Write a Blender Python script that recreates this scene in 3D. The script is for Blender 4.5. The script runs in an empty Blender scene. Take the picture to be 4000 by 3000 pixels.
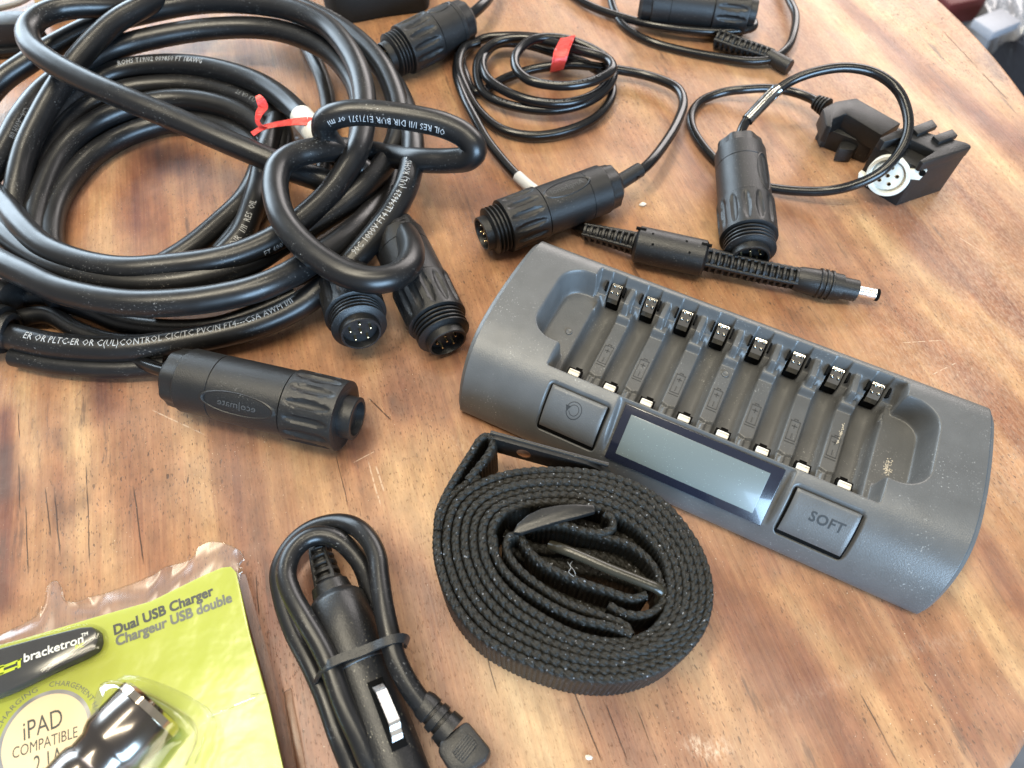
import bpy, bmesh, math, random
import numpy as np
from mathutils import Vector, Matrix
random.seed(7); rng = np.random.default_rng(7)
S = 0.001                                   # everything below is written in millimetres
scene = bpy.context.scene
COL = scene.collection
# ------------------------------------------------------------------ camera
cam = bpy.data.cameras.new("camera"); cam_o = bpy.data.objects.new("camera", cam); COL.objects.link(cam_o)
cam_o.location = (0, 0, 277*S)
cam_o.rotation_euler = (math.radians(90-59), 0, 0)
cam.sensor_width = 36; cam.lens = 24.965
cam.clip_start = 0.01; cam.clip_end = 50
cam.dof.use_dof = True; cam.dof.focus_distance = 0.300; cam.dof.aperture_fstop = 13
scene.camera = cam_o
# ------------------------------------------------------------------ room light
world = bpy.data.worlds.new("World"); scene.world = world; world.use_nodes = True
bg = world.node_tree.nodes["Background"]; bg.inputs[0].default_value = (0.98, 0.96, 0.94, 1); bg.inputs[1].default_value = 0.36
def lamp(name, loc, target, size, sizey, power, color):
    l = bpy.data.lights.new(name, 'AREA'); l.shape = 'RECTANGLE'; l.size = size; l.size_y = sizey
    l.energy = power; l.color = color
    o = bpy.data.objects.new(name, l); COL.objects.link(o); o.location = loc
    d = Vector(target)-Vector(loc); o.rotation_euler = d.to_track_quat('-Z', 'Y').to_euler()
    return o
lamp("ceiling_tube_light", (-0.45, 0.42, 1.75), (-0.1, 0.20, 0), 1.6, 0.17, 24, (1.0, 0.90, 0.70))
lamp("ceiling_tube_light", (0.0, -0.02, 1.80), (0.0, 0.20, 0), 1.6, 0.17, 22, (1.0, 0.90, 0.70))
lamp("window_light_back", (-1.75, 1.95, 0.72), (0.05, 0.25, 0), 2.1, 1.3, 92, (0.70, 0.86, 1.0))
lamp("window_light_back_right", (1.1, 2.5, 1.15), (0.1, 0.3, 0), 2.0, 1.1, 55, (1.0, 0.93, 0.90))
lamp("doorway_light_front", (0.70, -1.35, 0.50), (0.1, 0.2, 0), 1.25, 0.8, 72, (0.46, 0.71, 1.0))
scene.view_settings.view_transform = 'Standard'; scene.view_settings.look = 'None'
scene.view_settings.exposure = 0.08; scene.view_settings.gamma = 1.0
try: scene.cycles.use_denoising = True; scene.cycles.max_bounces = 8; scene.cycles.transparent_max_bounces = 12
except Exception: pass

# ------------------------------------------------------------------ material helpers
class NT:
    def __init__(s, name):
        s.m = bpy.data.materials.new(name); s.m.use_nodes = True; s.t = s.m.node_tree
        s.b = s.t.nodes["Principled BSDF"]; s.out = s.t.nodes["Material Output"]
    def n(s, typ, ins=None, **kw):
        nd = s.t.nodes.new(typ)
        for k, v in kw.items(): setattr(nd, k, v)
        for k, v in (ins or {}).items(): s.put(nd.inputs[k], v)
        return nd
    def put(s, sock, v):
        if isinstance(v, bpy.types.NodeSocket): s.t.links.new(v, sock)
        else: sock.default_value = v
    def math(s, op, a, b=0.0, c=None, clamp=False):
        nd = s.n('ShaderNodeMath', operation=op, use_clamp=clamp); s.put(nd.inputs[0], a); s.put(nd.inputs[1], b)
        if c is not None: s.put(nd.inputs[2], c)
        return nd.outputs[0]
    def mix(s, f, a, b, typ='MIX'):
        nd = s.n('ShaderNodeMix', data_type='RGBA', blend_type=typ); s.put(nd.inputs[0], f); s.put(nd.inputs[6], a); s.put(nd.inputs[7], b)
        return nd.outputs[2]
    def noise(s, vec, scale, detail=3, rough=0.55, dist=0.0):
        nd = s.n('ShaderNodeTexNoise', {'Scale': scale, 'Detail': detail, 'Roughness': rough, 'Distortion': dist})
        if vec is not None: s.put(nd.inputs['Vector'], vec)
        return nd.outputs[0]
    def ramp(s, f, stops, interp='LINEAR'):
        nd = s.n('ShaderNodeValToRGB'); s.put(nd.inputs[0], f); cr = nd.color_ramp; cr.interpolation = interp
        while len(cr.elements) < len(stops): cr.elements.new(0.5)
        for e, (p, c) in zip(cr.elements, stops):
            e.position = p; e.color = (c, c, c, 1) if isinstance(c, (int, float)) else (*c, 1)
        return nd.outputs[0]
    def step(s, f, a, b):
        nd = s.n('ShaderNodeMapRange', {'From Min': a, 'From Max': b}, interpolation_type='SMOOTHSTEP'); s.put(nd.inputs[0], f)
        return nd.outputs[0]
    def obj(s, scale=(1, 1, 1), rot=(0, 0, 0)):
        tc = s.n('ShaderNodeTexCoord'); mp = s.n('ShaderNodeMapping', {'Scale': scale, 'Rotation': rot}); s.t.links.new(tc.outputs['Object'], mp.inputs[0])
        return mp.outputs[0]
    def bump(s, h, strength=0.3, dist=0.0005, normal=None):
        nd = s.n('ShaderNodeBump', {'Strength': strength, 'Distance': dist}); s.put(nd.inputs['Height'], h)
        if normal is not None: s.put(nd.inputs['Normal'], normal)
        return nd.outputs[0]
    def set(s, **kw):
        for k, v in kw.items(): s.put(s.b.inputs[k.replace('_', ' ')], v)
        return s.m

def plastic(name, base, rough, grain=2500, bump=0.15, dust=0.0, dustcol=(0.5, 0.47, 0.4, 1), bev=0.0, spec=0.5):
    k = NT(name); v = k.obj()
    col = k.mix(k.noise(v, 90, 3), (*[c*0.75 for c in base], 1), (*[c*1.25 for c in base], 1))
    if dust:
        patch = k.step(k.noise(v, 55, 4), 0.42, 0.72)
        sp = k.math('MULTIPLY', k.step(k.noise(v, 1300, 2), 0.62, 0.74), patch)
        col = k.mix(k.math('MULTIPLY', sp, dust), col, dustcol)
    r = k.math('MULTIPLY_ADD', k.noise(v, 160, 4), 0.16, rough-0.08)
    kw = dict(Base_Color=col, Roughness=r, Specular_IOR_Level=spec)
    nrm = None
    if bev: nrm = k.n('ShaderNodeBevel', {'Radius': bev*S}, samples=4).outputs[0]
    kw['Normal'] = k.bump(k.noise(v, grain, 2), bump, 0.0003, nrm)
    return k.set(**kw)

def metal(name, base, rough=0.2):
    k = NT(name); v = k.obj()
    return k.set(Base_Color=(*base, 1), Metallic=1.0, Roughness=k.math('MULTIPLY_ADD', k.noise(v, 300, 3), 0.2, rough-0.1))

def simple(name, base, rough=0.5, **kw):
    k = NT(name); v = k.obj()
    c = k.mix(k.noise(v, 200, 3), (*[x*0.88 for x in base], 1), (*[min(1, x*1.1) for x in base], 1))
    return k.set(Base_Color=c, Roughness=rough, **kw)

# ------------------------------------------------------------------ object helpers
def tag(o, label=None, cat=None, group=None, kind=None):
    for k, v in (('label', label), ('category', cat), ('group', group), ('kind', kind)):
        if v: o[k] = v
    return o
def empty(name, loc, label, cat, group=None, rotz=0.0):
    o = bpy.data.objects.new(name, None); COL.objects.link(o); o.location = Vector(loc)*S; o.rotation_euler[2] = rotz
    o.empty_display_size = 0.01
    return tag(o, label, cat, group)
def mesh_data(name, V, Fc, smooth=True):
    me = bpy.data.meshes.new(name); V = np.asarray(V, float)*S
    if isinstance(Fc, np.ndarray):
        n, k = Fc.shape
        me.vertices.add(len(V)); me.vertices.foreach_set('co', V.ravel())
        me.loops.add(n*k); me.loops.foreach_set('vertex_index', Fc.astype(np.int32).ravel())
        me.polygons.add(n); me.polygons.foreach_set('loop_start', np.arange(0, n*k, k, dtype=np.int32))
        me.update(calc_edges=True); me.validate()
    else:
        me.from_pydata(V.tolist(), [], Fc); me.update()
    me.polygons.foreach_set('use_smooth', [smooth]*len(me.polygons))
    return me
def add(name, V, Fc, mat, parent=None, smooth=True, world=True, mw=None, autos=None):
    """one mesh object; world=True: the vertices are world millimetres, taken back into the parent's frame"""
    V = np.asarray(V, float)
    if parent is not None and world:
        bpy_m = chain(parent).inverted(); R = np.array(bpy_m.to_3x3()); t = np.array(bpy_m.translation)/S
        V = V@R.T + t
    me = mesh_data(name, V, Fc, smooth)
    if autos is not None:
        me.set_sharp_from_angle(angle=math.radians(autos))
    o = bpy.data.objects.new(name, me); COL.objects.link(o); me.materials.append(mat)
    if parent is not None: o.parent = parent
    if mw is not None: o.matrix_basis = mw
    return o
def chain(o):
    m = o.matrix_basis.copy()
    while o.parent: o = o.parent; m = o.matrix_basis @ m
    return m
class MB:
    """collects shapes for one mesh"""
    def __init__(s): s.V = []; s.F = []
    def put(s, V, Fc):
        k = len(s.V); s.V += [tuple(v) for v in V]; s.F += [tuple(int(i)+k for i in f) for f in Fc]; return s
    def box(s, c, d, rot=None, bev=0.0):
        bm = bmesh.new(); bmesh.ops.create_cube(bm, size=1)
        for v in bm.verts: v.co = Vector((v.co.x*d[0], v.co.y*d[1], v.co.z*d[2]))
        if bev: bmesh.ops.bevel(bm, geom=bm.edges[:], offset=bev, segments=2, affect='EDGES', profile=0.5)
        M = Matrix.Translation(c) @ (rot.to_4x4() if rot is not None else Matrix())
        bm.verts.index_update(); s.put([M@v.co for v in bm.verts], [[v.index for v in f.verts] for f in bm.faces]); bm.free(); return s
    def lathe(s, prof, n=40, M=None, cap=(True, True), mod=None):
        M = M or Matrix(); V = []; Fc = []
        for i, (x, r) in enumerate(prof):
            for j in range(n):
                a = 2*math.pi*j/n; rr = mod(x, a, r) if mod else r
                V.append(M@Vector((x, rr*math.cos(a), rr*math.sin(a))))
        for i in range(len(prof)-1):
            for j in range(n):
                a = i*n+j; b = i*n+(j+1) % n; Fc.append((a, b, b+n, a+n))
        if cap[0]: Fc.append(tuple(range(n)))
        if cap[1]: Fc.append(tuple(range((len(prof)-1)*n, len(prof)*n))[::-1])
        return s.put(V, Fc)
    def prism(s, poly, z0, z1, M=None, bev=0.0):
        bm = bmesh.new(); vs = [bm.verts.new((p[0], p[1], z0)) for p in poly]; f = bm.faces.new(vs)
        if f.normal.z > 0: f.normal_flip()
        f.normal_update()
        r = bmesh.ops.extrude_face_region(bm, geom=[f])
        top = [e for e in r['geom'] if isinstance(e, bmesh.types.BMVert)]
        for v in top: v.co.z = z1
        bmesh.ops.recalc_face_normals(bm, faces=bm.faces[:])
        if bev:
            ed = [e for e in bm.edges if e.verts[0] in top or e.verts[1] in top]
            bmesh.ops.bevel(bm, geom=ed, offset=bev, segments=2, affect='EDGES', profile=0.5)
        M = M or Matrix(); bm.verts.index_update()
        s.put([M@v.co for v in bm.verts], [[v.index for v in f.verts] for f in bm.faces]); bm.free(); return s
    def sphere(s, c, r, seg=10, sc=(1, 1, 1)):
        bm = bmesh.new(); bmesh.ops.create_uvsphere(bm, u_segments=seg, v_segments=max(5, seg//2+1), radius=1)
        bm.verts.index_update()
        s.put([(c[0]+v.co.x*r*sc[0], c[1]+v.co.y*r*sc[1], c[2]+v.co.z*r*sc[2]) for v in bm.verts], [[v.index for v in f.verts] for f in bm.faces]); bm.free(); return s
    def build(s, name, mat, parent=None, smooth=True, world=True, mw=None, autos=35):
        return add(name, s.V, s.F, mat, parent, smooth, world, mw, autos)

def spline(P, step=1.5, closed=False):
    """centripetal-ish Catmull-Rom through the points, resampled at equal steps"""
    P = np.asarray(P, float)
    if closed: P = np.vstack([P[-1], P, P[0], P[1]])
    else: P = np.vstack([2*P[0]-P[1], P, 2*P[-1]-P[-2]])
    out = []
    for i in range(1, len(P)-2):
        p0, p1, p2, p3 = P[i-1:i+3]
        t0 = 0; t1 = t0+max(np.linalg.norm(p1-p0), 1e-3)**.5; t2 = t1+max(np.linalg.norm(p2-p1), 1e-3)**.5; t3 = t2+max(np.linalg.norm(p3-p2), 1e-3)**.5
        t = np.linspace(t1, t2, 14, endpoint=False)[:, None]
        A1 = (t1-t)/(t1-t0)*p0+(t-t0)/(t1-t0)*p1; A2 = (t2-t)/(t2-t1)*p1+(t-t1)/(t2-t1)*p2; A3 = (t3-t)/(t3-t2)*p2+(t-t2)/(t3-t2)*p3
        B1 = (t2-t)/(t2-t0)*A1+(t-t0)/(t2-t0)*A2; B2 = (t3-t)/(t3-t1)*A2+(t-t1)/(t3-t1)*A3
        out.append((t2-t)/(t2-t1)*B1+(t-t1)/(t2-t1)*B2)
    Q = np.vstack(out+[P[-2][None]])
    for _ in range(3):
        Q[1:-1] = 0.25*Q[:-2]+0.5*Q[1:-1]+0.25*Q[2:]
    s = np.r_[0, np.cumsum(np.linalg.norm(np.diff(Q, axis=0), axis=1))]
    n = max(3, int(s[-1]/step)+1); u = np.linspace(0, s[-1], n)
    return np.stack([np.interp(u, s, Q[:, k]) for k in range(3)], 1)
UPV = np.array([0, -0.45, 0.89])
def frames(Q):
    T = np.gradient(Q, axis=0); T /= np.linalg.norm(T, axis=1)[:, None]+1e-12
    N = UPV-(T@UPV)[:, None]*T; bad = np.linalg.norm(N, axis=1) < 0.15
    for i in range(len(N)):
        if bad[i] and i: N[i] = N[i-1]-(T[i]@N[i-1])*T[i]
    N /= np.linalg.norm(N, axis=1)[:, None]+1e-12
    return T, N, np.cross(T, N)
def tube_geo(Q, r, n=20):
    """round tube along Q; r is one radius or one per point"""
    T = np.gradient(Q, axis=0); T /= np.linalg.norm(T, axis=1)[:, None]+1e-12
    N = np.zeros_like(Q); a = np.array([0.13, 0.2, 0.97]); N[0] = a-(T[0]@a)*T[0]; N[0] /= np.linalg.norm(N[0])
    for i in range(1, len(Q)):
        v = N[i-1]-(T[i]@N[i-1])*T[i]; N[i] = v/(np.linalg.norm(v)+1e-12)
    B = np.cross(T, N); R = np.broadcast_to(np.asarray(r, float), (len(Q),))
    ang = np.arange(n)*2*np.pi/n
    V = Q[:, None]+R[:, None, None]*(N[:, None]*np.cos(ang)[None, :, None]+B[:, None]*np.sin(ang)[None, :, None])
    m = len(Q); i = np.arange(m-1)[:, None]*n; j = np.arange(n)[None]
    Fq = np.stack([i+j, i+(j+1) % n, i+n+(j+1) % n, i+n+j], -1).reshape(-1, 4)
    return V.reshape(-1, 3), Fq
def cable(mb, P, r, step=1.5, n=20):
    Q = spline(P, step); V, Fq = tube_geo(Q, r, n); k = len(mb.V)
    mb.put(V, Fq); mb.F.append(tuple(range(k+n-1, k-1, -1))); m = len(V); mb.F.append(tuple(range(k+m-n, k+m)))
    return Q
def text_mesh(body, size, sx=1.0, spacing=1.0, res=2, cuts=0):
    c = bpy.data.curves.new('t', 'FONT'); c.body = body; c.size = size; c.resolution_u = res; c.space_character = spacing
    o = bpy.data.objects.new('t', c); COL.objects.link(o)
    dg = bpy.context.evaluated_depsgraph_get(); me = bpy.data.meshes.new_from_object(o.evaluated_get(dg))
    if cuts:
        bm = bmesh.new(); bm.from_mesh(me)
        for q in range(-2, cuts+1): bmesh.ops.bisect_plane(bm, geom=bm.verts[:]+bm.edges[:]+bm.faces[:], plane_co=(0, size*q/cuts*.9, 0), plane_no=(0, 1, 0))
        bm.to_mesh(me); bm.free()
    V = np.zeros(len(me.vertices)*3); me.vertices.foreach_get('co', V); V = V.reshape(-1, 3)[:, :2].copy(); V[:, 0] *= sx
    Fc = [tuple(p.vertices) for p in me.polygons]
    bpy.data.objects.remove(o); bpy.data.curves.remove(c); bpy.data.meshes.remove(me)
    return V, Fc
def bold(V, Fc, d):
    """thicken flat lettering by laying shifted copies of it"""
    n = len(V); out = [V]; Fs = list(Fc)   # the copies get their own height in lift()
    for k, (dx, dy) in enumerate(((d, 0), (0, d), (d, d))):
        out.append(V+np.array([dx, dy])); Fs += [tuple(i+n*(k+1) for i in f) for f in Fc]
    return np.vstack(out), Fs
def lift(V, copies):
    return (np.arange(len(V))//max(1, len(V)//copies))*.007 if copies > 1 else np.zeros(len(V))
def print_on_tube(mb, Q, r, body, s0, phi, size, flip=False, sx=1.0, mirror=False):
    """printed lettering laid on the jacket: runs along the tube from arc length s0, phi degrees round from the top"""
    V, Fc = text_mesh(body, size, sx, 1.05, 1, 8)
    if not len(V): return
    x = V[:, 0]; y = V[:, 1]-size*0.35
    if flip: x = x.max()-x; y = -y
    T, N, B = frames(Q); s = np.r_[0, np.cumsum(np.linalg.norm(np.diff(Q, axis=0), axis=1))]
    u = np.clip(s0+x, 0, s[-1]); ip = lambda A: np.stack([np.interp(u, s, A[:, k]) for k in range(3)], 1)
    a = math.radians(phi)+y/r
    n_ = ip(N); b_ = -ip(B)
    nn = n_*np.cos(a)[:, None]+b_*np.sin(a)[:, None]
    mb.put(ip(Q)+nn*(r+0.07), Fc)
def ss(a, b, x):
    t = np.clip((x-a)/(b-a), 0, 1); return t*t*(3-2*t)
def sd_box(x, y, cx, cy, hx, hy, r=0.0):
    qx = np.abs(x-cx)-hx+r; qy = np.abs(y-cy)-hy+r
    return np.hypot(np.maximum(qx, 0), np.maximum(qy, 0))+np.minimum(np.maximum(qx, qy), 0)-r

# ------------------------------------------------------------------ table top (one worn, varnished softwood slab)
EDGE = [(173.4,13.1,0),(309.9,373.5,0),(289.9,468.4,0)]
def circle3(p, q, r):
    ax, ay = p[:2]; bx, by = q[:2]; cx, cy = r[:2]
    d = 2*(ax*(by-cy)+bx*(cy-ay)+cx*(ay-by))
    ux = ((ax*ax+ay*ay)*(by-cy)+(bx*bx+by*by)*(cy-ay)+(cx*cx+cy*cy)*(ay-by))/d
    uy = ((ax*ax+ay*ay)*(cx-bx)+(bx*bx+by*by)*(ax-cx)+(cx*cx+cy*cy)*(bx-ax))/d
    return ux, uy, math.hypot(ax-ux, ay-uy)
TCX, TCY, TR = circle3(*EDGE)
# figure of the wood: (polyline, half width mm, tone) tone > 0 redder heartwood, < 0 paler sapwood
FIG = [
 ([(-70.2,131.5,0),(-66,115.5,0),(-59.8,102.9,0),(-49.3,90.7,0),(-34.5,77.7,0),(-26.8,67.1,0),(-20,51.8,0),(-12.7,35.9,0),(-4.2,18.1,0),(0.6,6.9,0)], 8, .55),
 ([(-52.6,162.7,0),(-48.8,154.3,0)], 9, .5), ([(-66.1,142.7,0),(-61.3,135.9,0)], 10, .35),
 ([(-225.1,149.6,0),(-212.5,116.6,0),(-196,68.8,0)], 5, .9),
 ([(-211.9,166.3,0),(-199.1,140.4,0),(-182.1,106.3,0)], 6, .35), ([(-189.8,166.3,0),(-181.3,151.9,0)], 7, .35),
 ([(-181.3,166.3,0),(-164.1,127.2,0),(-143.6,79.5,0)], 8, .4),
 ([(-134,166.3,0),(-119.7,127.2,0),(-104.1,86.9,0),(-90.6,51.8,0),(-77.5,13.8,0)], 12, .45),
 ([(-84.3,77.7,0),(-67.7,35.9,0),(-61.4,12.6,0)], 10, .35),
 ([(-180.9,140.4,0),(-175.1,108.3,0),(-153.9,77.7,0)], 10, -.45), ([(-195.9,159,0),(-191.6,135.9,0)], 8, -.4), ([(-221.5,163.9,0),(-206.6,127.2,0)], 5, -.4),
 ([(-146.9,154.3,0),(-136.5,131.5,0),(-122,94.5,0),(-115.8,81.4,0)], 6, -.5),
 ([(-93.4,135.9,0),(-80.7,116.6,0),(-65,98.4,0)], 14, -.45), ([(-50.4,125,0),(-39.5,110.4,0),(-27.1,92.6,0)], 16, -.45),
 ([(-14.9,53.5,0),(-6,32.9,0),(2.2,12.6,0)], 8, -.5), ([(0.7,39,0),(7.2,26.8,0),(15,13.8,0)], 9, -.45),
 ([(36.9,29.8,0),(50.2,15.2,0)], 12, .35), ([(78.5,77.7,0),(89.4,56.8,0),(99.7,39,0)], 12, .35), ([(67.4,48.6,0),(75.7,35.9,0),(85.4,15.2,0)], 7, -.3),
 ([(103.5,72.1,0),(123.6,44.7,0),(132.2,29.2,0),(139,12.6,0)], 6, -.6), ([(95,68.8,0),(105.8,35.9,0),(116.7,12.6,0)], 8, .3),
 ([(146.6,68.8,0),(157.1,45.4,0),(166.2,22.4,0)], 11, .4), ([(170.7,77.7,0),(186.3,40.6,0)], 7, -.5), ([(122.2,63.6,0),(133.7,40.6,0),(143.8,18.1,0)], 8, .35),
 ([(191.5,90.7,0),(196.7,68.8,0)], 6, .4),
 ([(208.1,479.3,0),(207.5,468.4,0),(225.6,417.4,0),(234.6,382.7,0),(256.1,338.5,0),(280.1,293.3,0)], 7, -.6),
 ([(219.1,479.3,0),(238,436.1,0),(250,400,0),(260.8,376.1,0),(276.3,350.7,0),(291.1,322.9,0)], 8, .55),
 ([(235.3,468.4,0),(252.9,442.2,0),(281,389.5,0),(294.2,354.8,0)], 9, -.5),
 ([(166.6,468.4,0),(188.9,412.7,0),(209.1,376.1,0)], 16, .3), ([(223.7,319.1,0),(244.4,286.3,0),(265.1,253,0)], 9, .35),
 ([(199.9,279.4,0),(218.1,239,0),(240.2,202.7,0),(243.9,195.9,0)], 10, .5), ([(186.5,266,0),(204.1,231.4,0),(224.7,206.3,0),(239.5,184,0)], 6, -.55),
 ([(150.5,269.3,0),(163.5,240.5,0),(180.7,216.7,0)], 14, .3), ([(189.5,200,0),(207.6,173.8,0),(225,145,0)], 10, .3), ([(199.5,211.1,0),(220.9,181.4,0),(231.1,161.4,0)], 6, -.4),
 ([(50.8,319.1,0),(78.1,279.4,0),(99.2,253,0)], 14, -.3), ([(25.9,359,0),(58.7,319.1,0)], 10, .4), ([(98.7,346.6,0),(99.8,293.3,0)], 10, .3), ([(-41.5,330.6,0),(-14.1,286.3,0),(-6.2,253,0)], 14, .3),
 ([(-7.8,437.2,0),(40.9,385,0),(85.6,350.7,0)], 14, -.25), ([(101.5,417.4,0),(139.6,380.5,0)], 14, -.3), ([(-43.3,422.3,0),(-33.3,394,0)], 12, .35),
 ([(-28.7,216.7,0),(-22.6,173.8,0)], 14, .3), ([(-48.6,178.8,0),(-32,149.6,0)], 8, .4), ([(-199.3,319.1,0),(-191.7,309.7,0)], 10, .8), ([(-206.1,300.5,0),(-189.4,266,0)], 12, .3),
 ([(-225,282.8,0),(-211.7,246.7,0)], 8, -.45), ([(-242.6,279.4,0),(-240.9,259.4,0)], 12, .4), ([(-178.8,315.3,0),(-157.1,286.3,0)], 8, .35), ([(-212.3,286.3,0),(-201.6,266,0)], 8, .3),
]
DARK = [   # shaped stains: (polyline, half width, strength)
 ([(-219.2,131.5,0),(-212.2,114.5,0)], 5, .9), ([(-199.5,141.5,0),(-195.6,135.9,0)], 3, .5), ([(-189.4,165.1,0),(-186.2,161.4,0)], 5, .5), ([(-53.2,157.8,0),(-50.3,153.1,0)], 3, .5),
 ([(-197.5,317.2,0),(-193.5,311.5,0)], 9, .7), ([(298.7,407.9,0),(300.8,385,0)], 3, .9), ([(291.3,403.2,0),(297.3,387.2,0)], 3, .6),
 ([(22.3,437.2,0),(36.6,417.4,0)], 10, .12), ([(178,215.3,0),(179.2,211.1,0)], 2, .35), ([(-190.8,112.4,0),(-186.2,104.3,0)], 6, .4), ([(-185.7,88.8,0),(-173.5,79.5,0)], 5, .25), ([(-85.7,86.9,0),(-82.5,84.1,0)], 4, .3)]
PALE = [ ([(179.1,437.2,0),(218.6,359,0),(246,276,0),(242.8,200,0)], 34, .30), ([(183.5,186.6,0),(206.2,127.2,0)], 26, .2), ([(-16.9,437.2,0),(41.3,394,0),(109,363.2,0)], 30, .16),   # broad paler bands, then flaked varnish and scuffs
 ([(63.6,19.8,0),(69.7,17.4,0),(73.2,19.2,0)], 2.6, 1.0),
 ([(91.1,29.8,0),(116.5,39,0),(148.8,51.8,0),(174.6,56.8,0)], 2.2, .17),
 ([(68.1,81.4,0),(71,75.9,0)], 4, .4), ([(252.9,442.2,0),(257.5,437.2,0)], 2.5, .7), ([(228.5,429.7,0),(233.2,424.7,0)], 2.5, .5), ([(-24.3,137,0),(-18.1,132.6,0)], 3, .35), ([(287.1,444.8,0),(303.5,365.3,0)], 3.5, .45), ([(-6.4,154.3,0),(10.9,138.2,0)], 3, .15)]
def strokes(XY, L, soft=1.0):
    out = np.zeros(len(XY))
    for P, w, a in L:
        P = np.asarray(P)[:, :2]; d = np.full(len(XY), 1e9)
        for p, q in zip(P[:-1], P[1:]):
            v = q-p; t = np.clip(((XY-p)@v)/(v@v), 0, 1); d = np.minimum(d, np.linalg.norm(XY-(p+t[:, None]*v), axis=1))
        out += a*np.exp(-(d/w)**2*0.8)
    return out
nr, na = 210, 1000
rr = np.r_[np.linspace(1, TR-4, nr), TR-4+4*np.sin(np.linspace(.15, 1, 7)*np.pi/2), TR, TR, TR-6, TR-20]
zz = np.r_[np.zeros(nr), -4+4*np.cos(np.linspace(.15, 1, 7)*np.pi/2), -12, -24, -28, -28]
aa = np.linspace(0, 2*np.pi, na, endpoint=False)
V = np.stack([TCX+rr[:, None]*np.cos(aa), TCY+rr[:, None]*np.sin(aa), np.repeat(zz[:, None], na, 1)], -1).reshape(-1, 3)
i = np.arange(len(rr)-1)[:, None]*na; j = np.arange(na)[None]
Fq = np.stack([i+j, i+na+j, i+na+(j+1) % na, i+(j+1) % na], -1).reshape(-1, 4)
LINES_D = [   # hair cracks along the grain: ends, half width mm
 ([(-219.4,151.9,0),(-214,138.2,0)], .22), ([(-195.7,116.6,0),(-185.4,93.6,0)], .28), ([(-192.2,117.2,0),(-179.2,86,0)], .34), ([(-181.7,127.2,0),(-166.1,81.4,0)], .26), ([(-158.8,117.2,0),(-145.2,82.8,0)], .32), ([(-200.9,108.3,0),(-189.5,79.5,0)], .28), ([(-210.5,127.2,0),(-201.6,104.3,0)], .2),
 ([(21.3,39.7,0),(31.1,14,0)], .26), ([(33.2,33.8,0),(39.9,14.7,0)], .24), ([(44.6,31.2,0),(50.5,13.3,0)], .2), ([(125.4,36.9,0),(133.4,13,0)], .28), ([(-75.8,131.5,0),(-67.4,107.3,0)], .2), ([(-64.8,159.5,0),(-53.1,147.7,0)], .35), ([(279.4,434.6,0),(297.8,361.1,0)], .35), ([(-13.3,61.9,0),(-5.2,35.9,0)], .2), ([(-100.4,79.5,0),(-96.2,63.6,0)], .22)]
LINES_P = [([(-161,153.1,0),(-133.5,140.4,0)], .3), ([(183.1,189,0),(204.3,190.6,0)], .25), ([(192.5,171.3,0),(207.5,178.8,0)], .3), ([(-61.5,128.2,0),(-54,107.3,0)], .35), ([(-58,126.1,0),(-53.3,113.9,0)], .4), ([(230.2,257.8,0),(243.1,242.6,0)], .28), ([(72.5,86.9,0),(77.1,77.7,0)], .2), ([(-0.3,299.1,0),(5.6,291.9,0)], .3), ([(-67.9,127.2,0),(-59,132.6,0)], .25)]
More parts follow.
